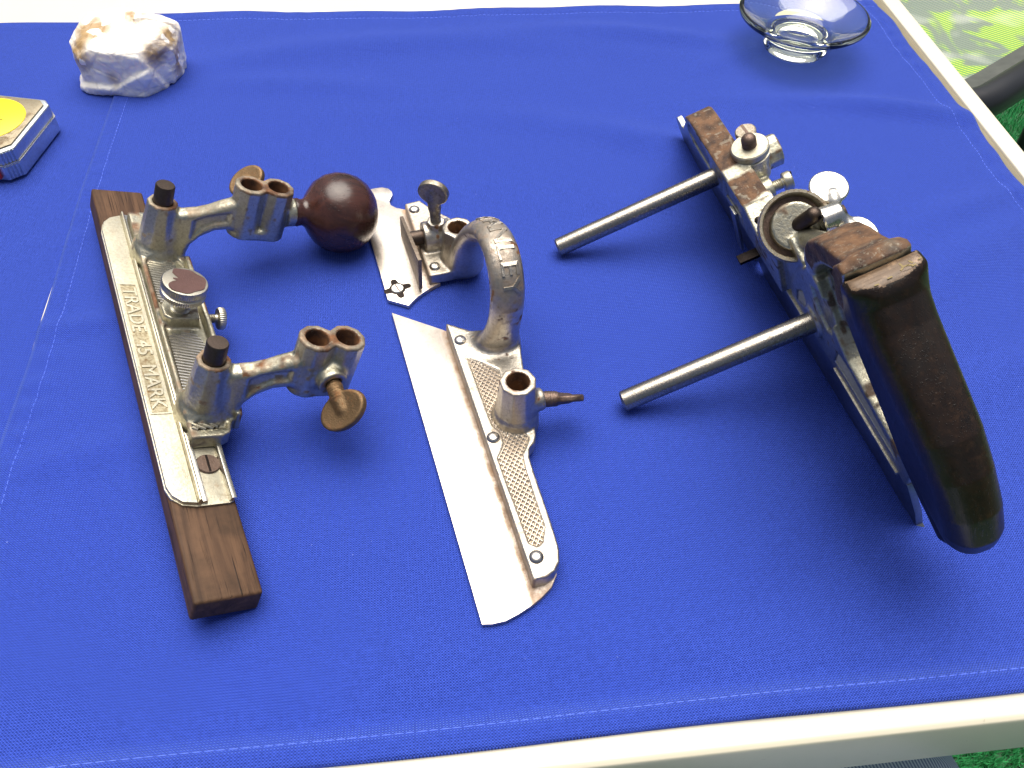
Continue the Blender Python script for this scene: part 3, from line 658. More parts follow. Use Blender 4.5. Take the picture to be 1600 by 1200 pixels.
prism('name_panel', [(184.4, 25.2), (184.4, 18.3), (96.6, 18.3), (96.6, 25.2)], 'uv', 15.0, 15.14, M['nameplate'], FA, 0)
TV_, TF = text_verts('TRADE  45  MARK', 9.2, .40, 1.0)
xs = 84 / (TV_[:, 0].max() - TV_[:, 0].min())
LV = np.stack([140.5 - TV_[:, 0] * xs, 21.9 - TV_[:, 1] * .98, 15.1 + TV_[:, 2]], 1)
mesh_obj('lettering', LV, TF, M['flange'], FA, False)['label'] = 'raised letters TRADE 45 MARK'
bo = [(185.5, 26.2), (185.5, 17.3), (95.5, 17.3), (95.5, 26.2)]; bi = [(184.6, 25.4), (184.6, 18.1), (96.4, 18.1), (96.4, 25.4)]
bm = bmesh.new(); a = [bm.verts.new((x, y, 15.05)) for x, y in bo]; b = [bm.verts.new((x, y, 15.45)) for x, y in bo]; c2 = [bm.verts.new((x, y, 15.45)) for x, y in bi]; d2 = [bm.verts.new((x, y, 15.05)) for x, y in bi]
for i in range(4):
    j = (i + 1) % 4
    for p, q in ((a, b), (b, c2), (c2, d2)): bm.faces.new((p[i], p[j], q[j], q[i]))
bm_obj('lettering_border', bm, M['flange'], FA)

# ================================================================== SLIDING SECTION (middle)
FB = frame('sliding_section', -.0066429, -.1281785, .0002, 109.022, 0)
tag(FB, 'nickel sliding section with long bright skate and lettered arch joining a shorter front skate', 'plane part')
def arc(cx, cy, r, a0, a1, n=8): return [(cx + r * math.cos(R(a0 + (a1 - a0) * k / n)), cy + r * math.sin(R(a0 + (a1 - a0) * k / n))) for k in range(n + 1)]
# long rear skate
rear = [(0, 0), (-1.0, -4), (-1.2, -9.6), (.2, -15.5), (2.2, -21.3), (4.6, -26.5), (8.0, -32), (13, -36), (30, -38), (90, -38), (140, -34), (153, -33), (179.9, 0)]
prism('rear_skate', rear, 'uv', .1, 2.6, M['plate'], FB, .22)
# short front skate with curled nose
front = [(189.8, .1), (182.8, -9.8), (184.6, -11.6), (187.6, -15.2), (190.5, -19.5), (193.2, -24.5), (195.5, -30), (230, -34), (255, -33), (261.2, -24.5), (264, -19.8), (267.2, -17.3), (270.6, -17.0), (273.6, -18.4), (276.5, -20.2), (279.8, -20.3), (283.0, -18.9), (285.0, -15.6), (285.3, -11.5), (284.6, -6), (282, -2.2), (277, -.4), (268, 0)]
prism('front_skate', front, 'uv', .1, 2.6, M['plate'], FB, .22)
SB = Sdf((4, -68, 2.4), (264, -20, 76), .62)
pl = [(158.3, -24), (150, -35), (146, -44), (140, -55), (132, -56), (118, -53.5), (104, -51.5), (92, -49), (84, -48.5), (78.5, -47.2), (75, -45.4), (72.6, -42.3), (68, -40.7), (60, -40.2), (48, -40), (29, -39.4), (20, -38.8), (14.5, -37), (11, -34), (9.4, -30), (9.4, -24)]
SB.add(ext(pl, 'uv', 2.7, 10.4, .6))
panel1 = [(132.5, -29), (128.5, -34.2), (121, -41.5), (116, -41), (104, -36), (97, -30.6), (92, -29.2)]
panel2 = [(89, -37), (84, -42.5), (78, -43.2), (74, -41), (70.5, -38), (64, -37), (50, -36.4), (32, -36.2), (25, -33), (23.6, -30.4), (26, -27.6), (66, -26.8), (71, -26.8), (74.5, -29.5), (78.5, -31.8), (84, -32.2), (89, -29.6), (94, -29.2), (90, -33)]
for P in (panel1, panel2): SB.sub(ext(P, 'uv', 9.3, 14, .3), .25)
SB.add(cyl((92.2, -41.6, 4), (92.2, -41.6, 35), 10.4, 8.2, .7, facet=9), 2.2)
SB.add(cyl((92.2, -41.6, 4), (92.2, -41.6, 14), 10.8, 10.2, 1), 2)
SB.add(cyl((91, -46, 20), (91.2, -53.8, 20), 6.2, 5.2, .6), 1.6)
# arch
AP = np.array([(141, 6), (137.5, 16), (134, 28), (132.3, 40), (133.4, 50), (138, 58), (146, 62.8), (155, 63.2), (165, 60), (175, 53), (184, 44), (191.5, 33), (197, 20), (200, 8)], float)
def cr(P, n=8):
    out = []
    for i in range(len(P) - 1):
        p0, p1, p2, p3 = P[max(i - 1, 0)], P[i], P[i + 1], P[min(i + 2, len(P) - 1)]
        for k in range(n):
            t = k / n; out.append(.5 * (2 * p1 + (p2 - p0) * t + (2 * p0 - 5 * p1 + 4 * p2 - p3) * t * t + (3 * p1 - p0 - 3 * p2 + p3) * t ** 3))
    out.append(P[-1]); return np.array(out)
APs = cr(AP, 4)
v0f = lambda T: -45.5 - 3.2 * np.sin(np.pi * np.clip(T * 1.1, 0, 1)) + 0 * T
af = lambda T: 5.4 + 2.2 * np.exp(-(T / .08) ** 2) + 2.0 * np.exp(-((1 - T) / .12) ** 2)
bf = lambda T: 8.3 + 3.2 * np.exp(-(T / .10) ** 2) + 1.5 * np.exp(-((1 - T) / .15) ** 2)
SB.add(band(APs, v0f, af, bf), 5)
# front casting
pc = [(258, -24), (259.2, -33), (250, -38), (240, -46), (228, -53), (214, -57), (204, -55), (198.5, -50), (196, -42), (195.2, -33), (195.2, -24)]
SB.add(ext(pc, 'uv', 2.7, 9.4, .6), 2)
SB.add(cyl((206.6, -43, 4), (206.6, -43, 30), 9.6, 8.3, .7, facet=9), 2.5)
SB.add(cyl((221, -26.5, 14.5), (221, -42, 14.5), 8.2, 8.2, .8), 2)
SB.add(box((213.5, -42, 3), (228.5, -27.5, 14), 1), 2)
SB.add(cyl((220.5, -34.2, 14), (220.5, -34.2, 25), 5.8, 4.9, .6, facet=8), 1.5)
SB.sub(cyl((92.2, -41.6, 12), (92.2, -41.6, 50), 5.25, 5.25, .1), .25)
SB.sub(cyl((206.6, -43, 10), (206.6, -43, 50), 5.25, 5.25, .1), .25)
SB.sub(cyl((221, -20, 14.5), (221, -34, 14.5), 4.4, 4.4, .1), .2)
def rustB(co, no):
    u, v, w = co.T; n8 = vnoise(co, 8, 11); n3 = vnoise(co, 2.4, 12); n1 = vnoise(co, 1.3, 13)
    r = np.clip((n8 * n3 - .47) * 7, 0, .8) * ((w > 12) + .35)
    sp = ((u > 126) & (u < 152) & (w > 9) & (w < 46)); r = np.maximum(r, sp * np.clip((.5 * n3 + .5 * n1 - .60) * 7, 0, .85) * np.clip((n8 - .3) * 4, 0, 1))
    r = np.maximum(r, ((w > 2) & (w < 10) & (v > -25.2)) * .45)
    h = np.minimum(np.hypot(u - 92.2, v + 41.6), np.hypot(u - 206.6, v + 43)); r = np.maximum(r, (h < 5.5) * (w > 12) * .95)
    r = np.maximum(r, ((w > 34.2) & (np.hypot(u - 92.2, v + 41.6) < 9)) * .35 * n3)
    k = ((u > 16) & (u < 46) & (v < -29) & (w < 10)); r = np.maximum(r, k * np.clip((n8 - .55) * 3, 0, .8) * (no[:, 2] < .9))
    L = (u < 178) & (w > 42) & (np.abs(v + 48) < 7.5) & ((no[:, 2] > .1) | (no[:, 0] < -.3)); r = np.maximum(r, L * np.clip(.18 + .5 * (n3 - .3), 0, .5))
    return r
SB.obj('arch_casting', M['cast_warm'], FB, rustB)
M['knurl_panel'] = metal('cross_hatching', (.70, .62, .52), .36, .45, .2, rust=((.20, .11, .06), (.32, .18, .09)), grain=.2)
hatch('cross_hatched_panel', panel1, 9.2, 10.1, 1.95, 38, M['knurl_panel'], FB, cross=True, wid=.46, top=.12)
hatch('cross_hatched_panel', panel2, 9.2, 10.1, 1.95, 38, M['knurl_panel'], FB, cross=True, wid=.46, top=.12)
for (ru, rv, rw) in ((144.6, -28.2, 10.4), (82.3, -27.8, 10.4), (18.9, -28.4, 10.4), (251.3, -28.2, 9.4), (201.5, -28.6, 9.4)):
    lathe('rivet', [(3.15, 0), (3.1, .5), (2.7, 1.1), (1.9, 1.6), (.9, 1.85), (0, 1.9)], (ru, rv, rw - .1), (0, 0, 1), M['rivet'], FB, 24)
M['stained'] = metal('stained_screw_steel', (.42, .38, .31), .36, .8, .9, rust=((.07, .04, .02), (.20, .11, .05)), grain=.4, cavity=.5, filmamt=.7)
# raised lettering bent round the arch
tv, tf = text_verts('STANLEY', 12.0, .5, 1.05)
cum = np.concatenate([[0], np.cumsum(np.linalg.norm(np.diff(APs, axis=0), axis=1))]); tot = cum[-1]
s_mid = 71.0; sx = 52.0 / (tv[:, 0].max() - tv[:, 0].min()); out = []
for x, y, z in tv:
    s = s_mid - x * sx; k = min(max(np.searchsorted(cum, s) - 1, 0), len(APs) - 2); t = (s - cum[k]) / (cum[k + 1] - cum[k])
    p = APs[k] * (1 - t) + APs[k + 1] * t; tg = APs[min(k + 2, len(APs) - 1)] - APs[max(k - 1, 0)]; tg = tg / np.linalg.norm(tg); nrm = np.array([-tg[1], tg[0]])
    T = s / tot; dv = -y * 1.0 - .6; a_, b_, vv = float(af(np.array(T))), float(bf(np.array(T))), float(v0f(np.array(T)))
    d = a_ * math.sqrt(max(0, 1 - (dv / b_) ** 2)) + z * 1.0 + .08; out.append((p[0] + nrm[0] * d, vv + dv, p[1] + nrm[1] * d))
mesh_obj('lettering', out, tf, M['cast_warm'], FB, False)['label'] = 'raised letters STANLEY along the arch'
# thumb screw of the rear sleeve (seen edge-on), and the upright one of the front block
thumb_screw('thumb_screw', (91.2, -51, 20), (88.6, -65, 19.6), (.76, 0, .64), M['rusty'], FB, 7.2, 3.0, 1.7)
thumb_screw('thumb_screw', (220.5, -34.2, 20), (219.2, -33.2, 44.5), (-.82, .50, .1), M['stained'], FB, 7.2, 2.8, 2.2, wide=1.15)
# depth stop: upright foot on a short shaft
prism('depth_stop', [(238, 17.2), (189.5, 27.0), (191.5, 4.2), (240, 2.9)], 'uw', -19.4, -17.4, metal('stop_steel', (.30, .25, .20), .58, .5, .5, grain=.4, filmamt=.5), FB, .3)
lathe('stop_shaft', [(0, 0), (4.1, 0), (4.1, 14), (0, 14)], (221, -19.4, 14.5), (0, -1, 0), M['pin'], FB, 28)
# spur let into the front skate
def lobes(c, r0, L, w, off=0):
    o = []
    for q in range(4):
        a = R(90 * q + off); d = Vector((math.cos(a), math.sin(a))); n_ = Vector((-d.y, d.x))
        for k in range(9):
            b = R(-90 + 180 * k / 8); p = d * (L - w) + d * w * math.cos(b) + n_ * w * math.sin(b); o.append((c[0] + p.x, c[1] + p.y))
        for k in range(5):
            b = a + R(28 + 34 * k / 4); o.append((c[0] + 4.4 * math.cos(b), c[1] + 4.4 * math.sin(b)))
    return o
spv = prism('spur', lobes((196.8, -6.6), 2, 7.6, 1.75, 8), 'uv', 2.5, 2.72, M['dark'], FB, 0)
lathe('spur_screw', [(0, .5), (3.1, .5), (3.5, 0)], (196.8, -6.6, 2.72), (0, 0, 1), M['bright'], spv, 28)
prism('screw_slot', [(193.9, -7.6), (194.1, -6.9), (199.7, -5.6), (199.5, -6.3)], 'uv', 3.2, 3.26, M['rusty'], spv, 0)

# ================================================================== MAIN STOCK (right)
FD = frame('combination_plane', .16444, .00801, .0013, 105.7, -23.03)
tag(FD, 'combination plane main stock with dark wooden handle and two steel rods resting on the cloth', 'hand plane')
sk = [(-83, 0), (-80, 2.0), (-79, 12), (-72, 27), (-60, 31), (60, 38), (100, 42), (140, 40), (172, 42), (186, 38), (194, 33), (199, 27), (203, 21), (207, 19.5), (211, 21.5), (214.6, 21.8), (217.4, 19.5), (218, 15.5), (216.5, 11), (212, 5.5), (204, 1.6), (194, 0), (98, 0), (92, 8), (86, 0)]
prism('skate', sk, 'uw', 0, 3.2, M['plate_dark'], FD, .3)
SD = Sdf((-112, -32, 22), (176, 16, 146), .72)
toe = [(171, 47), (171.5, 53), (169, 58), (164, 61.2), (156, 62.4), (120, 62), (84.5, 61), (84.5, 38), (120, 39.5), (150, 40), (165, 42)]
SD.add(ext(toe, 'uw', -7.4, 7.8, 1.0))
SD.sub(ext([(166.5, 48), (167, 53), (163.5, 57.2), (155, 59), (136, 58.6), (133, 54), (133, 43), (160, 43.5)], 'uw', 6.4, 12, .4), .3)
SD.sub(ext([(112, 57), (94, 57), (90, 46), (112, 44)], 'uw', 6.6, 12, .4), .3)
SD.add(ext([(88, 36), (88, 60.6), (84, 60.4), (63, 50), (52, 62), (44, 62), (44, 34)], 'uw', -8.6, 7.4, .8), .6)
# cutter bed and bracing under the wheel
SD.add(ext([(66, 36), (60, 52), (50, 70), (42, 80), (32, 84), (20, 80), (14, 66), (22, 50), (20, 33)], 'uw', -8, 3.5, 1.2), 1.5)
SD.add(ext([(40, 33), (36, 50), (25, 70), (14, 84), (4, 84), (-10, 66), (-22, 57), (-66, 48), (-76, 44), (-72, 28), (0, 31)], 'uw', -5, 4.2, 1.0), 1.5)
SD.sub(ext([(32, 40), (30, 50), (22, 58), (18, 47)], 'uw', 3.0, 8, .4), .3)
SD.sub(ext([(-8, 39), (-12, 52), (-24, 52.5), (-60, 43), (-64, 37)], 'uw', 3.0, 8, .4), .3)
oval = [(12, 74), (4, 78), (-4, 76), (-9, 69), (-8, 60), (-2, 56), (4, 60), (9, 67)]
SD.sub(ext(oval, 'uw', 2.2, 8, 1.2), .8)
# arm from the wheel boss to the saddle and the handle frame
ba = np.array([39, -2, 83.]); nx = np.array([-.65, 0, .76])
SD.add(cyl(ba - nx * 6, ba + nx * 3.6, 11.0, 11.0, .9), 1)
SD.add(cap((33, -4, 80), (12, -7, 92), 4.6, 6.0), 2.5)
sad = [(18, 84), (16, 95), (11, 104), (3, 112.5), (-7, 119), (-16, 123), (-24, 128), (-30, 135.5), (-35, 139.2), (-38.3, 138.6), (-38.3, 112), (-32, 108), (-24, 112), (-14, 111), (-4, 104), (4, 94), (8, 84)]
SD.add(ext(sad, 'uw', -16, 3.5, 1.6), 2.5)
SD.add(ext([(-28, 132), (-33, 138.5), (-38.3, 138.6), (-38.3, 114), (-30, 112)], 'uw', -12, 9.5, 1.4), 4)
hf = [(-24, 124), (-36, 98), (-64, 56), (-76, 44), (-100, 36), (-104, 42), (-80, 58), (-50, 100), (-36, 126)]
SD.add(ext(hf, 'uw', -13, 3.5, 1.2), 2)
SD.add(ext([(6, 86), (-12, 106), (-26, 112), (-34, 98), (-14, 66), (2, 66)], 'uw', -14, -2.0, 1.), 2)
# rod sockets, on the far side
for ru in (124.87, 10.59):
    SD.add(cyl((ru, 0, 48.08), (ru, -28, 48.08), 9.6, 8.8, .8, facet=10), 2.5)
SD.add(cyl((10.59, 2, 48.08), (10.59, 6.2, 48.08), 9.0, 8.2, .8), 1.5)
SD.add(cyl((124.87, 2, 48.08), (124.87, 8.6, 48.08), 8.2, 7.6, .6), 1.)
SD.add(cyl((117, -10.5, 45), (117, -10.5, 62.5), 9, 9, .8), 2)
SD.add(cyl((104, -5, 44), (104, -15, 44), 7, 6, .8), 2)
SD.add(cyl((128.5, -14, 50), (128.5, -14, 63), 4.5, 4, .6), 2)
def rustD(co, no):
    u, v, w = co.T; n9 = vnoise(co, 9, 21); n3 = vnoise(co, 2.8, 22); n5 = vnoise(co, 5, 23)
    r = np.clip((n9 * n3 - .42) * 6, 0, .8)
    top = (w > 58) & (u > 82) & (no[:, 2] > .45) & (v > -8.2) | (u > 160) & (no[:, 0] > .3)
    hole = np.clip((np.abs(u - 108.5) - 4.0) / 2 + n5, 0, 1) * np.clip((u - 82.5 - 4 * n5) / 2.5, 0, 1)
    r = np.maximum(r, top * np.where(u > 128, 1., hole) * np.clip(1.55 - .9 * (n3 > .74), 0, 1))
    r = np.maximum(r, ((w > 88) & (u < 20)) * (.75 + .35 * n5) * (no[:, 2] + no[:, 0] * .5 > -.1) * (v > -20) * ((u < 14) | (w > 96)))
    r = np.maximum(r, np.clip(1 - np.hypot(u + 30, w - 92) / 12, 0, 1) * 1.3 * n5)
    return r
SD.obj('stock_casting', M['cast_main'], FD, rustD)
hatch('hatched_panel', [(165, 48.5), (165.6, 52.5), (162.5, 56), (155, 57.8), (137.5, 57.4), (134, 53.5), (134, 47)], 6.3, 7.3, 1.9, 78, M['plate_dark'], FD, 'uw')
hatch('hatched_panel', [(31, 41), (29, 50), (22.5, 56.5), (19, 48)], 2.9, 3.8, 1.6, 20, M['plate_dark'], FD, 'uw')
hatch('hatched_panel', [(-9, 40), (-12.5, 51.2), (-24, 51.6), (-59, 42.3), (-62, 38)], 2.9, 3.8, 1.6, 20, M['plate_dark'], FD, 'uw')
prism('ledge', [(-66, 27.6), (-8, 31.6), (-8, 33.6), (-66, 29.6)], 'uw', 3.25, 5.2, M['flange'], FD, .3)
prism('ledge', [(16, 33.2), (42, 35), (42, 37), (16, 35.2)], 'uw', 3.25, 5.6, M['flange'], FD, .3)
# rods
for ru, L in ((124.87, 101.8), (10.59, 100.2)):
    lathe('rod', [(0, -22), (5.15, -22), (5.15, L + .3), (4.3, L + 1.3), (0, L + 1.5)], (ru, 0, 48.08), (0, 1, 0), M['rod'], FD, 44)
# collar nut with threaded stud in front of the rod
col = lathe('depth_nut', [(0, 0), (8.6, 0), (9.6, .6), (9.8, 3.4), (9.0, 3.9), (9.0, 4.6), (9.9, 5.1), (9.9, 8.0), (9.3, 8.6), (0, 8.6)], (117, -10.8, 57.5), (0, 0, 1), M['flange'], FD, 56)
lathe('threaded_stud', [(0, 0)] + thread(3.9, 0, 4.4, 1.1, .3) + [(3.7, 5.0), (2.9, 6.2), (1.4, 7.0), (0, 7.2)], (117.3, -10.9, 66), (0, 0, 1), M['rusty'], FD, 32)
ss = lathe('slotted_screw', [(0, 0), (4, 0), (5.6, .8), (5.6, 2.6), (5, 3.1), (0, 3.2)], (128.8, -13.4, 63.2), (0, 0, 1), M['stained'], FD, 32)
prism('screw_slot', [(123.6, -14.3), (133.9, -14.1), (133.9, -12.6), (123.6, -12.8)], 'uv', 66.3, 66.5, M['rusty'], ss, 0)
# side set screw
sc_ = lathe('set_screw', [(0, 0)] + thread(3.0, 0, 7, 1.1, .3) + [(4.9, 7.2), (5.2, 7.8), (5.2, 11), (4.7, 11.6), (0, 11.7)], (104, -14, 44), (-.05, -1, 0), M['knurl'], FD, 36)
prism('screw_slot', [(103.0, 39), (104.2, 39), (104.2, 49.6), (103.0, 49.6)], 'uw', -25.9, -25.5, M['dark'], sc_, 0)
# adjusting wheel (cup) with slotted stud
wc = ba - nx * 5
lathe('adjusting_wheel', [(0, 0), (14.6, 0), (15.6, .8), (16.4, 2.4), (16.4, 4.4), (15.9, 4.9), (16.4, 5.4), (16.5, 8.0), (16.1, 8.8), (14.9, 8.8), (14.3, 8.0), (13.6, 3.0), (0, 2.4)], tuple(wc), tuple(nx), metal('spotted_wheel', (.56, .52, .41), .45, .9, 1.5, edgerust=.3, filmamt=.8, rust=((.05, .03, .018), (.17, .10, .045)), grain=.45), FD, 96, ({2, 3, 6, 7}, .25))
lathe('wheel_recess', [(10, .3), (13.55, .3), (13.55, 0), (10, 0)], tuple(wc + nx * 2.9), tuple(nx), M['rusty'], FD, 64)
st0 = ba + np.array([-1.5, -1.5, 1.5])
stn = nx * .85 + np.array([.08, -.52, .10])
lathe('slotted_stud', [(0, -2), (3.7, -2), (3.7, 11), (3.1, 12.6), (1.8, 13.6), (0, 14)], tuple(st0), tuple(stn), M['pin'], FD, 28)
sa, sb_, sw = axes(stn); e_ = Vector(st0)
bm = bmesh.new(); bmesh.ops.create_cube(bm, size=1)
for v in bm.verts: v.co = e_ + sw * (8.5 + v.co.z * 13) + (Vector((0, 1, 0)).cross(sw)) * (v.co.x * 1.4 - 3.0) + sw.cross(Vector((0, 1, 0)).cross(sw)) * (v.co.y * 1.6)
bm_obj('stud_slot', bm, M['dark'], FD)
# wing nut
s = Sdf((6, -42, 50), (66, -8, 108), .5)
wn = np.array([33, -17.5, 86.])
s.add(cyl(wn + (0, 6, 0), wn + (0, -4, 0), 6.4, 5, .8))
for q, (du, dw) in ((1, (15.5, 1)), (-1, (-13, -5))):
    c0 = wn + np.array([du, -5.5, dw]); d_ = np.array([du, 0, dw], float); d_ /= np.linalg.norm(d_)
    def lobe(x, y, z, c0=c0, d_=d_):
        n_ = np.array([-.25, -.10, .95]); n_ = n_ - d_ * (n_ @ d_); n_ /= np.linalg.norm(n_); t_ = np.cross(n_, d_)
        X, Y, Z = x - c0[0], y - c0[1], z - c0[2]; a_ = X * d_[0] + Y * d_[1] + Z * d_[2]; b_ = X * t_[0] + Y * t_[1] + Z * t_[2]; h_ = X * n_[0] + Y * n_[1] + Z * n_[2]
        e1 = np.sqrt((a_ / 1.15) ** 2 + b_ ** 2) - 7.8; e2 = np.abs(h_) - .6; return np.minimum(np.maximum(e1, e2), 0) + np.sqrt(np.maximum(e1, 0) ** 2 + np.maximum(e2, 0) ** 2) - .7
    s.add((lobe, c0 - 12, c0 + 12), 2); s.add(cap(wn + (0, -2, 0), c0 - d_ * 4, 3.4, 1.6), 2)
s.obj('wing_nut', M['bright'], FD)
lathe('bolt_end', [(0, 0)] + thread(3, 0, 2, 1, .3) + [(0, 2.4)], tuple(wn + (0, -3.6, 0)), (0, -1, 0), M['rusty'], FD, 24)
lathe('pin', [(2.0, 0), (1.9, .7), (1.3, 1.3), (0, 1.6)], (75.5, 3.4, 56.0), (-.44, 0, .9), M['dark'], FD, 20)
# cutter edge poking out below the body
prism('cutter', [(71, 34), (76.5, 34.2), (76.5, 36.2), (71, 36)], 'uw', 3.6, 18, M['dark'], FD, .2)
prism('depth_stop', [(96, 15), (103, 15), (103, 45), (96, 45)], 'uw', 7.9, 9.6, M['plate_dark'], FD, .3)
# handle
SH = Sdf((-122, -26, 28), (-18, 18, 144), .6)
hp = [(-37.6, 141), (-47.5, 141), (-49.6, 136), (-52.6, 130), (-59.5, 122.5), (-69.5, 114.5), (-81, 105.5), (-93, 95.5), (-103, 82), (-111.5, 66), (-115.5, 52), (-114.5, 43), (-109, 37), (-101, 37), (-88, 44.5), (-73, 57), (-60, 76), (-46, 96), (-36, 115), (-37.6, 122)]
def handle(x, y, z):
    d1 = poly2(hp, x, z); hw = 10.8 + 3.9 * np.clip((z - 42) / 92, 0, 1) ** 1.3 + 0 * x; v0 = -4.4 + .9 * np.clip((z - 40) / 95, 0, 1)
    d2 = np.abs(y - v0) - hw; r_ = 9.5
    # round towards the back, crisper towards the front edge
    xf = np.interp(z, [37, 44.5, 57, 76, 96, 115, 122, 141], [-101, -88, -73, -60, -46, -36.5, -37.6, -37.6]).astype(np.float32); fr_ = np.clip((x - xf + 11) / 9, 0, 1); r_ = (9.8 + 2.0 * np.clip((z - 60) / 70, 0, 1)) * (1 - .86 * fr_)
    e1, e2 = d1 + r_, d2 + r_; d = np.minimum(np.maximum(e1, e2), 0) + np.sqrt(np.maximum(e1, 0) ** 2 + np.maximum(e2, 0) ** 2) - r_
    top = (z - 137.2) * .97 + (x + 45) * .10 + (y + 3.5) * .03
    return -smin(-d, -top, 4.5)
SH.add((handle, (-122, -26, 28), (-18, 18, 144)))
V, Q = SH.mesh(); ho = mesh_obj('handle', V, Q, M['handlewood'], FD, True)
ho.data.materials.append(M['handletop']); nr = np.zeros(len(ho.data.polygons) * 3, np.float32); ho.data.polygons.foreach_get('normal', nr); ce = np.zeros(len(nr), np.float32); ho.data.polygons.foreach_get('center', ce)
nr = nr.reshape(-1, 3); ce = ce.reshape(-1, 3); mi = ((nr[:, 2] > .86) & (ce[:, 2] > .132)).astype(np.int32); ho.data.polygons.foreach_set('material_index', mi)
m = NT('yellow_paint'); m.set(base=(.26, .20, .09), rough=.8); M['ypaint'] = m.m
V, Fc = [], []
for (vv, ln, an, uu) in ((-9.8, 2.6, 80, -44.4), (-9.0, 1.8, 10, -43.2), (-8.4, 1.6, 120, -45), (-11.2, 2.2, 60, -44.8), (-12.2, 1.8, 20, -43.6), (-12.4, 1.6, 100, -45.6), (-3.4, 1.8, 90, -46.4), (1.6, 1.6, 80, -47), (-15.4, 1.4, 100, -43.8)):
    d = Vector((math.cos(R(an)), math.sin(R(an)))); n_ = Vector((-d.y, d.x)); i = len(V)
    for a, b in ((-ln / 2, -.35), (ln / 2, -.25), (ln / 2, .35), (-ln / 2, .3)):
        q = Vector((uu, vv)) + d * a + n_ * b; V.append((q.x, q.y, 137.28 - ((q.x + 45) * .10 + (q.y + 3.5) * .03) / .97))
    Fc.append((i, i + 1, i + 2, i + 3))
mesh_obj('paint_marks', V, Fc, M['ypaint'], ho, False)['label'] = 'faded yellow paint marks on the handle top'

# ================================================================== ROCK
m = NT('white_quartz'); n1 = m.noise(38, 6, .62, dist=.5); n2 = m.noise(16, 4, .6, dist=1.0)
at_ = m.n('ShaderNodeAttribute', attribute_name='rust').outputs['Fac']
c = m.mix(m.ramp(n1, [(.35, g(0)), (.65, g(1))]), (.90, .85, .76), (.97, .93, .85))
br = m.math('MULTIPLY', at_, m.ramp(n1, [(.36, g(.35)), (.50, g(1))]), True)
c = m.mix(m.math('MULTIPLY', m.ramp(n2, [(.52, g(0)), (.66, g(1))]), .30), c, (.70, .56, .40)); c = m.mix(br, c, m.mix(n1, (.26, .15, .06), (.55, .38, .18)))
vo = m.n('ShaderNodeTexVoronoi', {'Vector': m.tc.outputs['Object'], 'Scale': 75.}, feature='DISTANCE_TO_EDGE').outputs['Distance']
vein = m.ramp(vo, [(.0, g(0)), (.10, g(1))]); c = m.mix(m.math('MULTIPLY', m.math('SUBTRACT', 1.0, vein), m.math('MULTIPLY', n1, .35)), c, (.52, .46, .40))
m.set(base=c, rough=.34, normal=m.bump(n1, .6, .003, m.bump(m.noise(120, 6, .7), .5, .0015, m.bump(vein, .25, .0012)))); m.b.inputs['Subsurface Weight'].default_value = .22; m.b.inputs['Subsurface Radius'].default_value = (.014, .012, .010); m.b.inputs['Subsurface Scale'].default_value = 1.
M['quartz'] = m.m
RK = Sdf((-52, -42, -2), (52, 42, 56), .75)
RKP0 = [((0, 0, -1), 0.5), ((-.96, -.1, .28), 34), ((-.25, -.93, .22), 27), ((.45, -.86, .05), 30), ((.97, -.1, .15), 36), ((.15, .95, .1), 28), ((-.75, .6, .1), 35), ((.85, .55, .1), 37), ((-.05, -.10, .99), 44), ((.22, .25, .94), 48), ((-.55, -.35, .76), 45), ((.75, -.3, .6), 47), ((-.7, -.6, -.35), 31), ((.6, -.75, -.3), 33), ((.1, -.8, .6), 43)]
RKP = [((0, 0, -1), .5), ((-.98, -.15, -.05), 37), ((-.2, -.98, -.04), 25), ((.5, -.86, -.05), 30), ((.98, -.1, -.08), 36), ((.1, .99, .05), 27), ((-.75, .62, .05), 36), ((.85, .55, .05), 38), ((-.12, -.16, .98), 40), ((.25, .2, .95), 46), ((-.6, -.3, .74), 45), ((.8, -.25, .5), 47), ((-.62, -.60, -.5), 30), ((.62, -.65, -.44), 33), ((0, -.85, .55), 40.5), ((-.85, -.2, -.5), 34)]
_g = np.stack(np.meshgrid(np.arange(-50, 51, 3.), np.arange(-42, 43, 3.), np.arange(0, 56, 3.), indexing='ij'), -1).reshape(-1, 3)
_n = np.array([n for n, k in RKP], float); _n /= np.linalg.norm(_n, axis=1)[:, None]; _g = _g[((_g @ _n.T) < np.array([k for n, k in RKP])).all(1)]
_rg = np.random.default_rng(12)
for _ in range(46):
    v_ = _rg.normal(size=3); v_[2] = v_[2] * .7 + .15; v_ /= np.linalg.norm(v_); RKP.append((tuple(v_), float((_g @ v_).max() - _rg.uniform(-.5, 3.2))))
def rock(x, y, z):
    d = None
    for n_, k in RKP:
        n_ = np.array(n_, float); n_ /= np.linalg.norm(n_); e = x * n_[0] + y * n_[1] + z * n_[2] - k
        d = e if d is None else -smin(-d, -e, .8)
    sh = x.shape[0], y.shape[1], z.shape[2]; X, Y, Z = np.broadcast_arrays(x, y, z); co = np.stack([X.ravel(), Y.ravel(), Z.ravel()], 1)
    nz = (vnoise(co + 400, 23, 31) - .5) * 3.0 + (np.abs(vnoise(co + 400, 12, 32) - .5)) * 3.0 + (np.abs(vnoise(co + 400, 5, 34) - .5)) * 2.0 + (vnoise(co + 400, 2.5, 33) - .5) * .7
    led = (1.7 * np.tanh((Z - 14 - .30 * X - 2.5 * np.sin(X / 7)) * 1.1) * np.clip((18 - X) / 8, 0, 1) + 1.4 * np.tanh((X - 17 + .35 * (Z - 20)) * 1.2)) * (Y < 4)
    d = d + nz.reshape(sh) * .8 + led; return np.maximum(d, -z + .2)
RK.add((rock, (-52, -42, -2), (52, 42, 56)))
V, Q = RK.mesh()
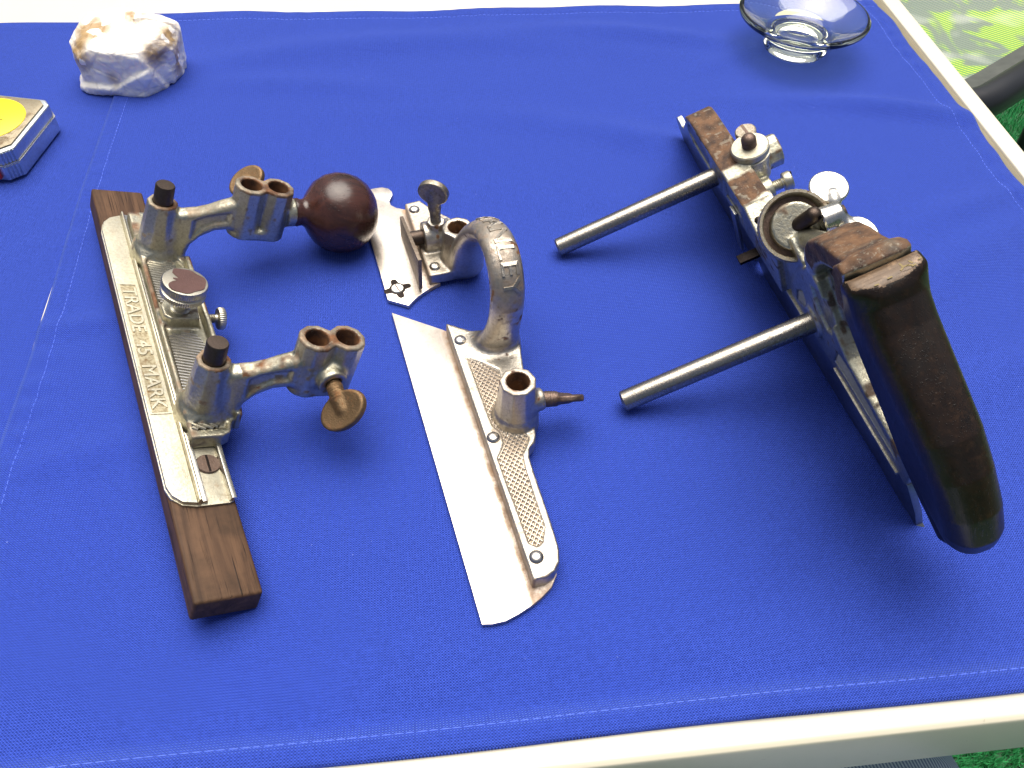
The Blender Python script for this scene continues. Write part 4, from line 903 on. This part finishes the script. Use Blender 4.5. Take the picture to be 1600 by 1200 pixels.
def rustR(co, no):
    x, y, z = co.T; n = vnoise(co + 300, 6, 41); b = lambda cx, cy, cz, r: np.clip(1.3 - np.sqrt((x - cx) ** 2 + (y - cy) ** 2 + ((z - cz) * .8) ** 2) / r, 0, 1)
    return np.clip(1.4 * b(-20, 2, 42, 15) * (n > .40) + 1.5 * b(24, -24, 32, 10) + 1.4 * b(37, -8, 33, 13) * (n > .36) + 1.4 * b(-36, -14, 26, 13) * (n > .4) + b(8, 10, 46, 12) * (n > .5) + 1.3 * b(38, -10, 12, 9) * (n > .4) + .9 * b(-12, -26, 14, 5), 0, 1)
rk = mesh_obj('rock', V, Q, M['quartz'], None, True, rustR); rk.location = (-.2690, .2560, -.0006); rk.rotation_euler = (0, 0, R(14)); rk.scale = (.92, .92, .92)
tag(rk, 'chunk of white quartz rock with brown stains on the blue cloth', 'rock')

# ================================================================== TAPE MEASURE
M['chrome'] = metal('worn_chrome', (.74, .80, .84), .38, .15, .25, grain=.06, dull=.1)
M['chrome_top'] = metal('worn_chrome_top', (.42, .37, .27), .55, 1.1, 1.7, rust=((.10, .06, .03), (.24, .15, .07)), grain=.3)
m = NT('yellow_label'); m.set(base=(.88, .72, .01), rough=.4); M['yellow'] = m.m
m = NT('red_label'); m.set(base=(.50, .035, .02), rough=.4); M['red'] = m.m
TM = bpy.data.objects.new('tape_measure', None); COL.objects.link(TM); TM.location = (-.3255, .168, 0); TM.scale = (1.04, 1.04, 1.0); TM.rotation_euler = (0, 0, R(-5))
tag(TM, 'small chrome tape measure with yellow round label at the left edge', 'tape measure')
tp = [(-27, 27), (22, 27), (26.5, 22.5), (27.5, -22), (21, -29.5), (-22, -30), (-27, -25)]
prism('lower_case', tp, 'uv', .4, 10.4, M['chrome'], TM, .9, 3)
prism('upper_case', [(x * .985, y * .985) for x, y in tp], 'uv', 10.7, 19.2, M['chrome'], TM, 1.2, 3)
prism('seam', [(x * 1.01, y * 1.01) for x, y in tp], 'uv', 10.2, 10.9, M['bright'], TM, .15)
prism('top_plate', [(x * .90, y * .90) for x, y in tp], 'uv', 19.0, 20.2, M['chrome_top'], TM, .5)
lab = lathe('round_label', [(21.5, 0), (21.3, .5), (20.6, .8), (0, .85)], (-.5, 0, 20.1), (0, 0, 1), M['yellow'], TM, 56)
prism('printed_mark', [(4.5, -1.2), (9.5, .2), (9.3, .8), (6.6, .2), (4.6, -.3)], 'uv', 20.96, 21.0, M['dark'], lab, 0)
for k in range(5):
    a = Vector((27.5, -22)); b = Vector((21, -29.5)); p = a.lerp(b, (k + .5) / 5); n_ = Vector((.756, -.655))
    for z0, z1 in ((1.4, 9.6), (11.4, 18.2)):
        bm = bmesh.new(); bmesh.ops.create_cube(bm, size=1)
        for v in bm.verts:
            t = (b - a).normalized(); q = p * (1 if z0 < 5 else .985) + t * v.co.x * 1.0 + n_ * (v.co.y * .8); v.co = Vector((q.x, q.y, z0 + (v.co.z + .5) * (z1 - z0)))
        bm_obj('grip_rib', bm, M['chrome'], TM, False, .2, 1)
prism('red_button', [(10, -31.2), (18, -31.2), (18, -29.5), (10, -29.5)], 'uv', 2.5, 9, M['red'], TM, .3)

# ================================================================== GLASS DISH
m = NT('clear_glass'); m.set(base=(.95, .99, .82), rough=.01); m.b.inputs['Transmission Weight'].default_value = 1; m.b.inputs['IOR'].default_value = 1.5; M['glass'] = m.m  # yellow-green tint stands in for garden reflections in the clear glass
gp0 = [(0, 4), (14, 3.6), (19, 1.5), (20.5, .4), (22.6, .3), (23.4, 1.2), (23.0, 5), (21.5, 9), (20.8, 12), (22.5, 14.2), (30, 16.5), (38, 20.5), (43.5, 25.5), (46.4, 31), (47.2, 37), (46.8, 43), (46.0, 47.2), (44.8, 48.2), (43.4, 47.4), (42.6, 42), (41.8, 36), (39.5, 30.5), (35.5, 26.4), (30, 23.6), (24, 21.6), (21.6, 20.2), (20.0, 18.6), (16, 16.8), (9, 16.0), (4, 17), (0, 17.6)]
gp = [(0, 3.4), (14, 3.2), (18.5, 1.6), (20.2, .4), (21.8, .2), (23.0, 1.0), (23.2, 3), (22.4, 7), (21.8, 10), (22.6, 12), (26, 13.4), (33, 16.2), (40, 20), (45.2, 23.4), (47.0, 25.2), (47.3, 27.0), (46.2, 28.4), (45.0, 28.5), (43.4, 27.2), (37, 24.2), (30.5, 20.8), (25, 18.6), (21.8, 16.6), (20.6, 15), (17, 13.8), (11, 13.6), (6, 14.6), (0, 15.2)]
gl = lathe('glass_dish', gp, (0, 0, 0), (0, 0, 1), M['glass'], None, 96); gl.location = (.1975, .343, .0008)
tag(gl, 'clear footed glass dish on the cloth by the far right corner', 'dish')
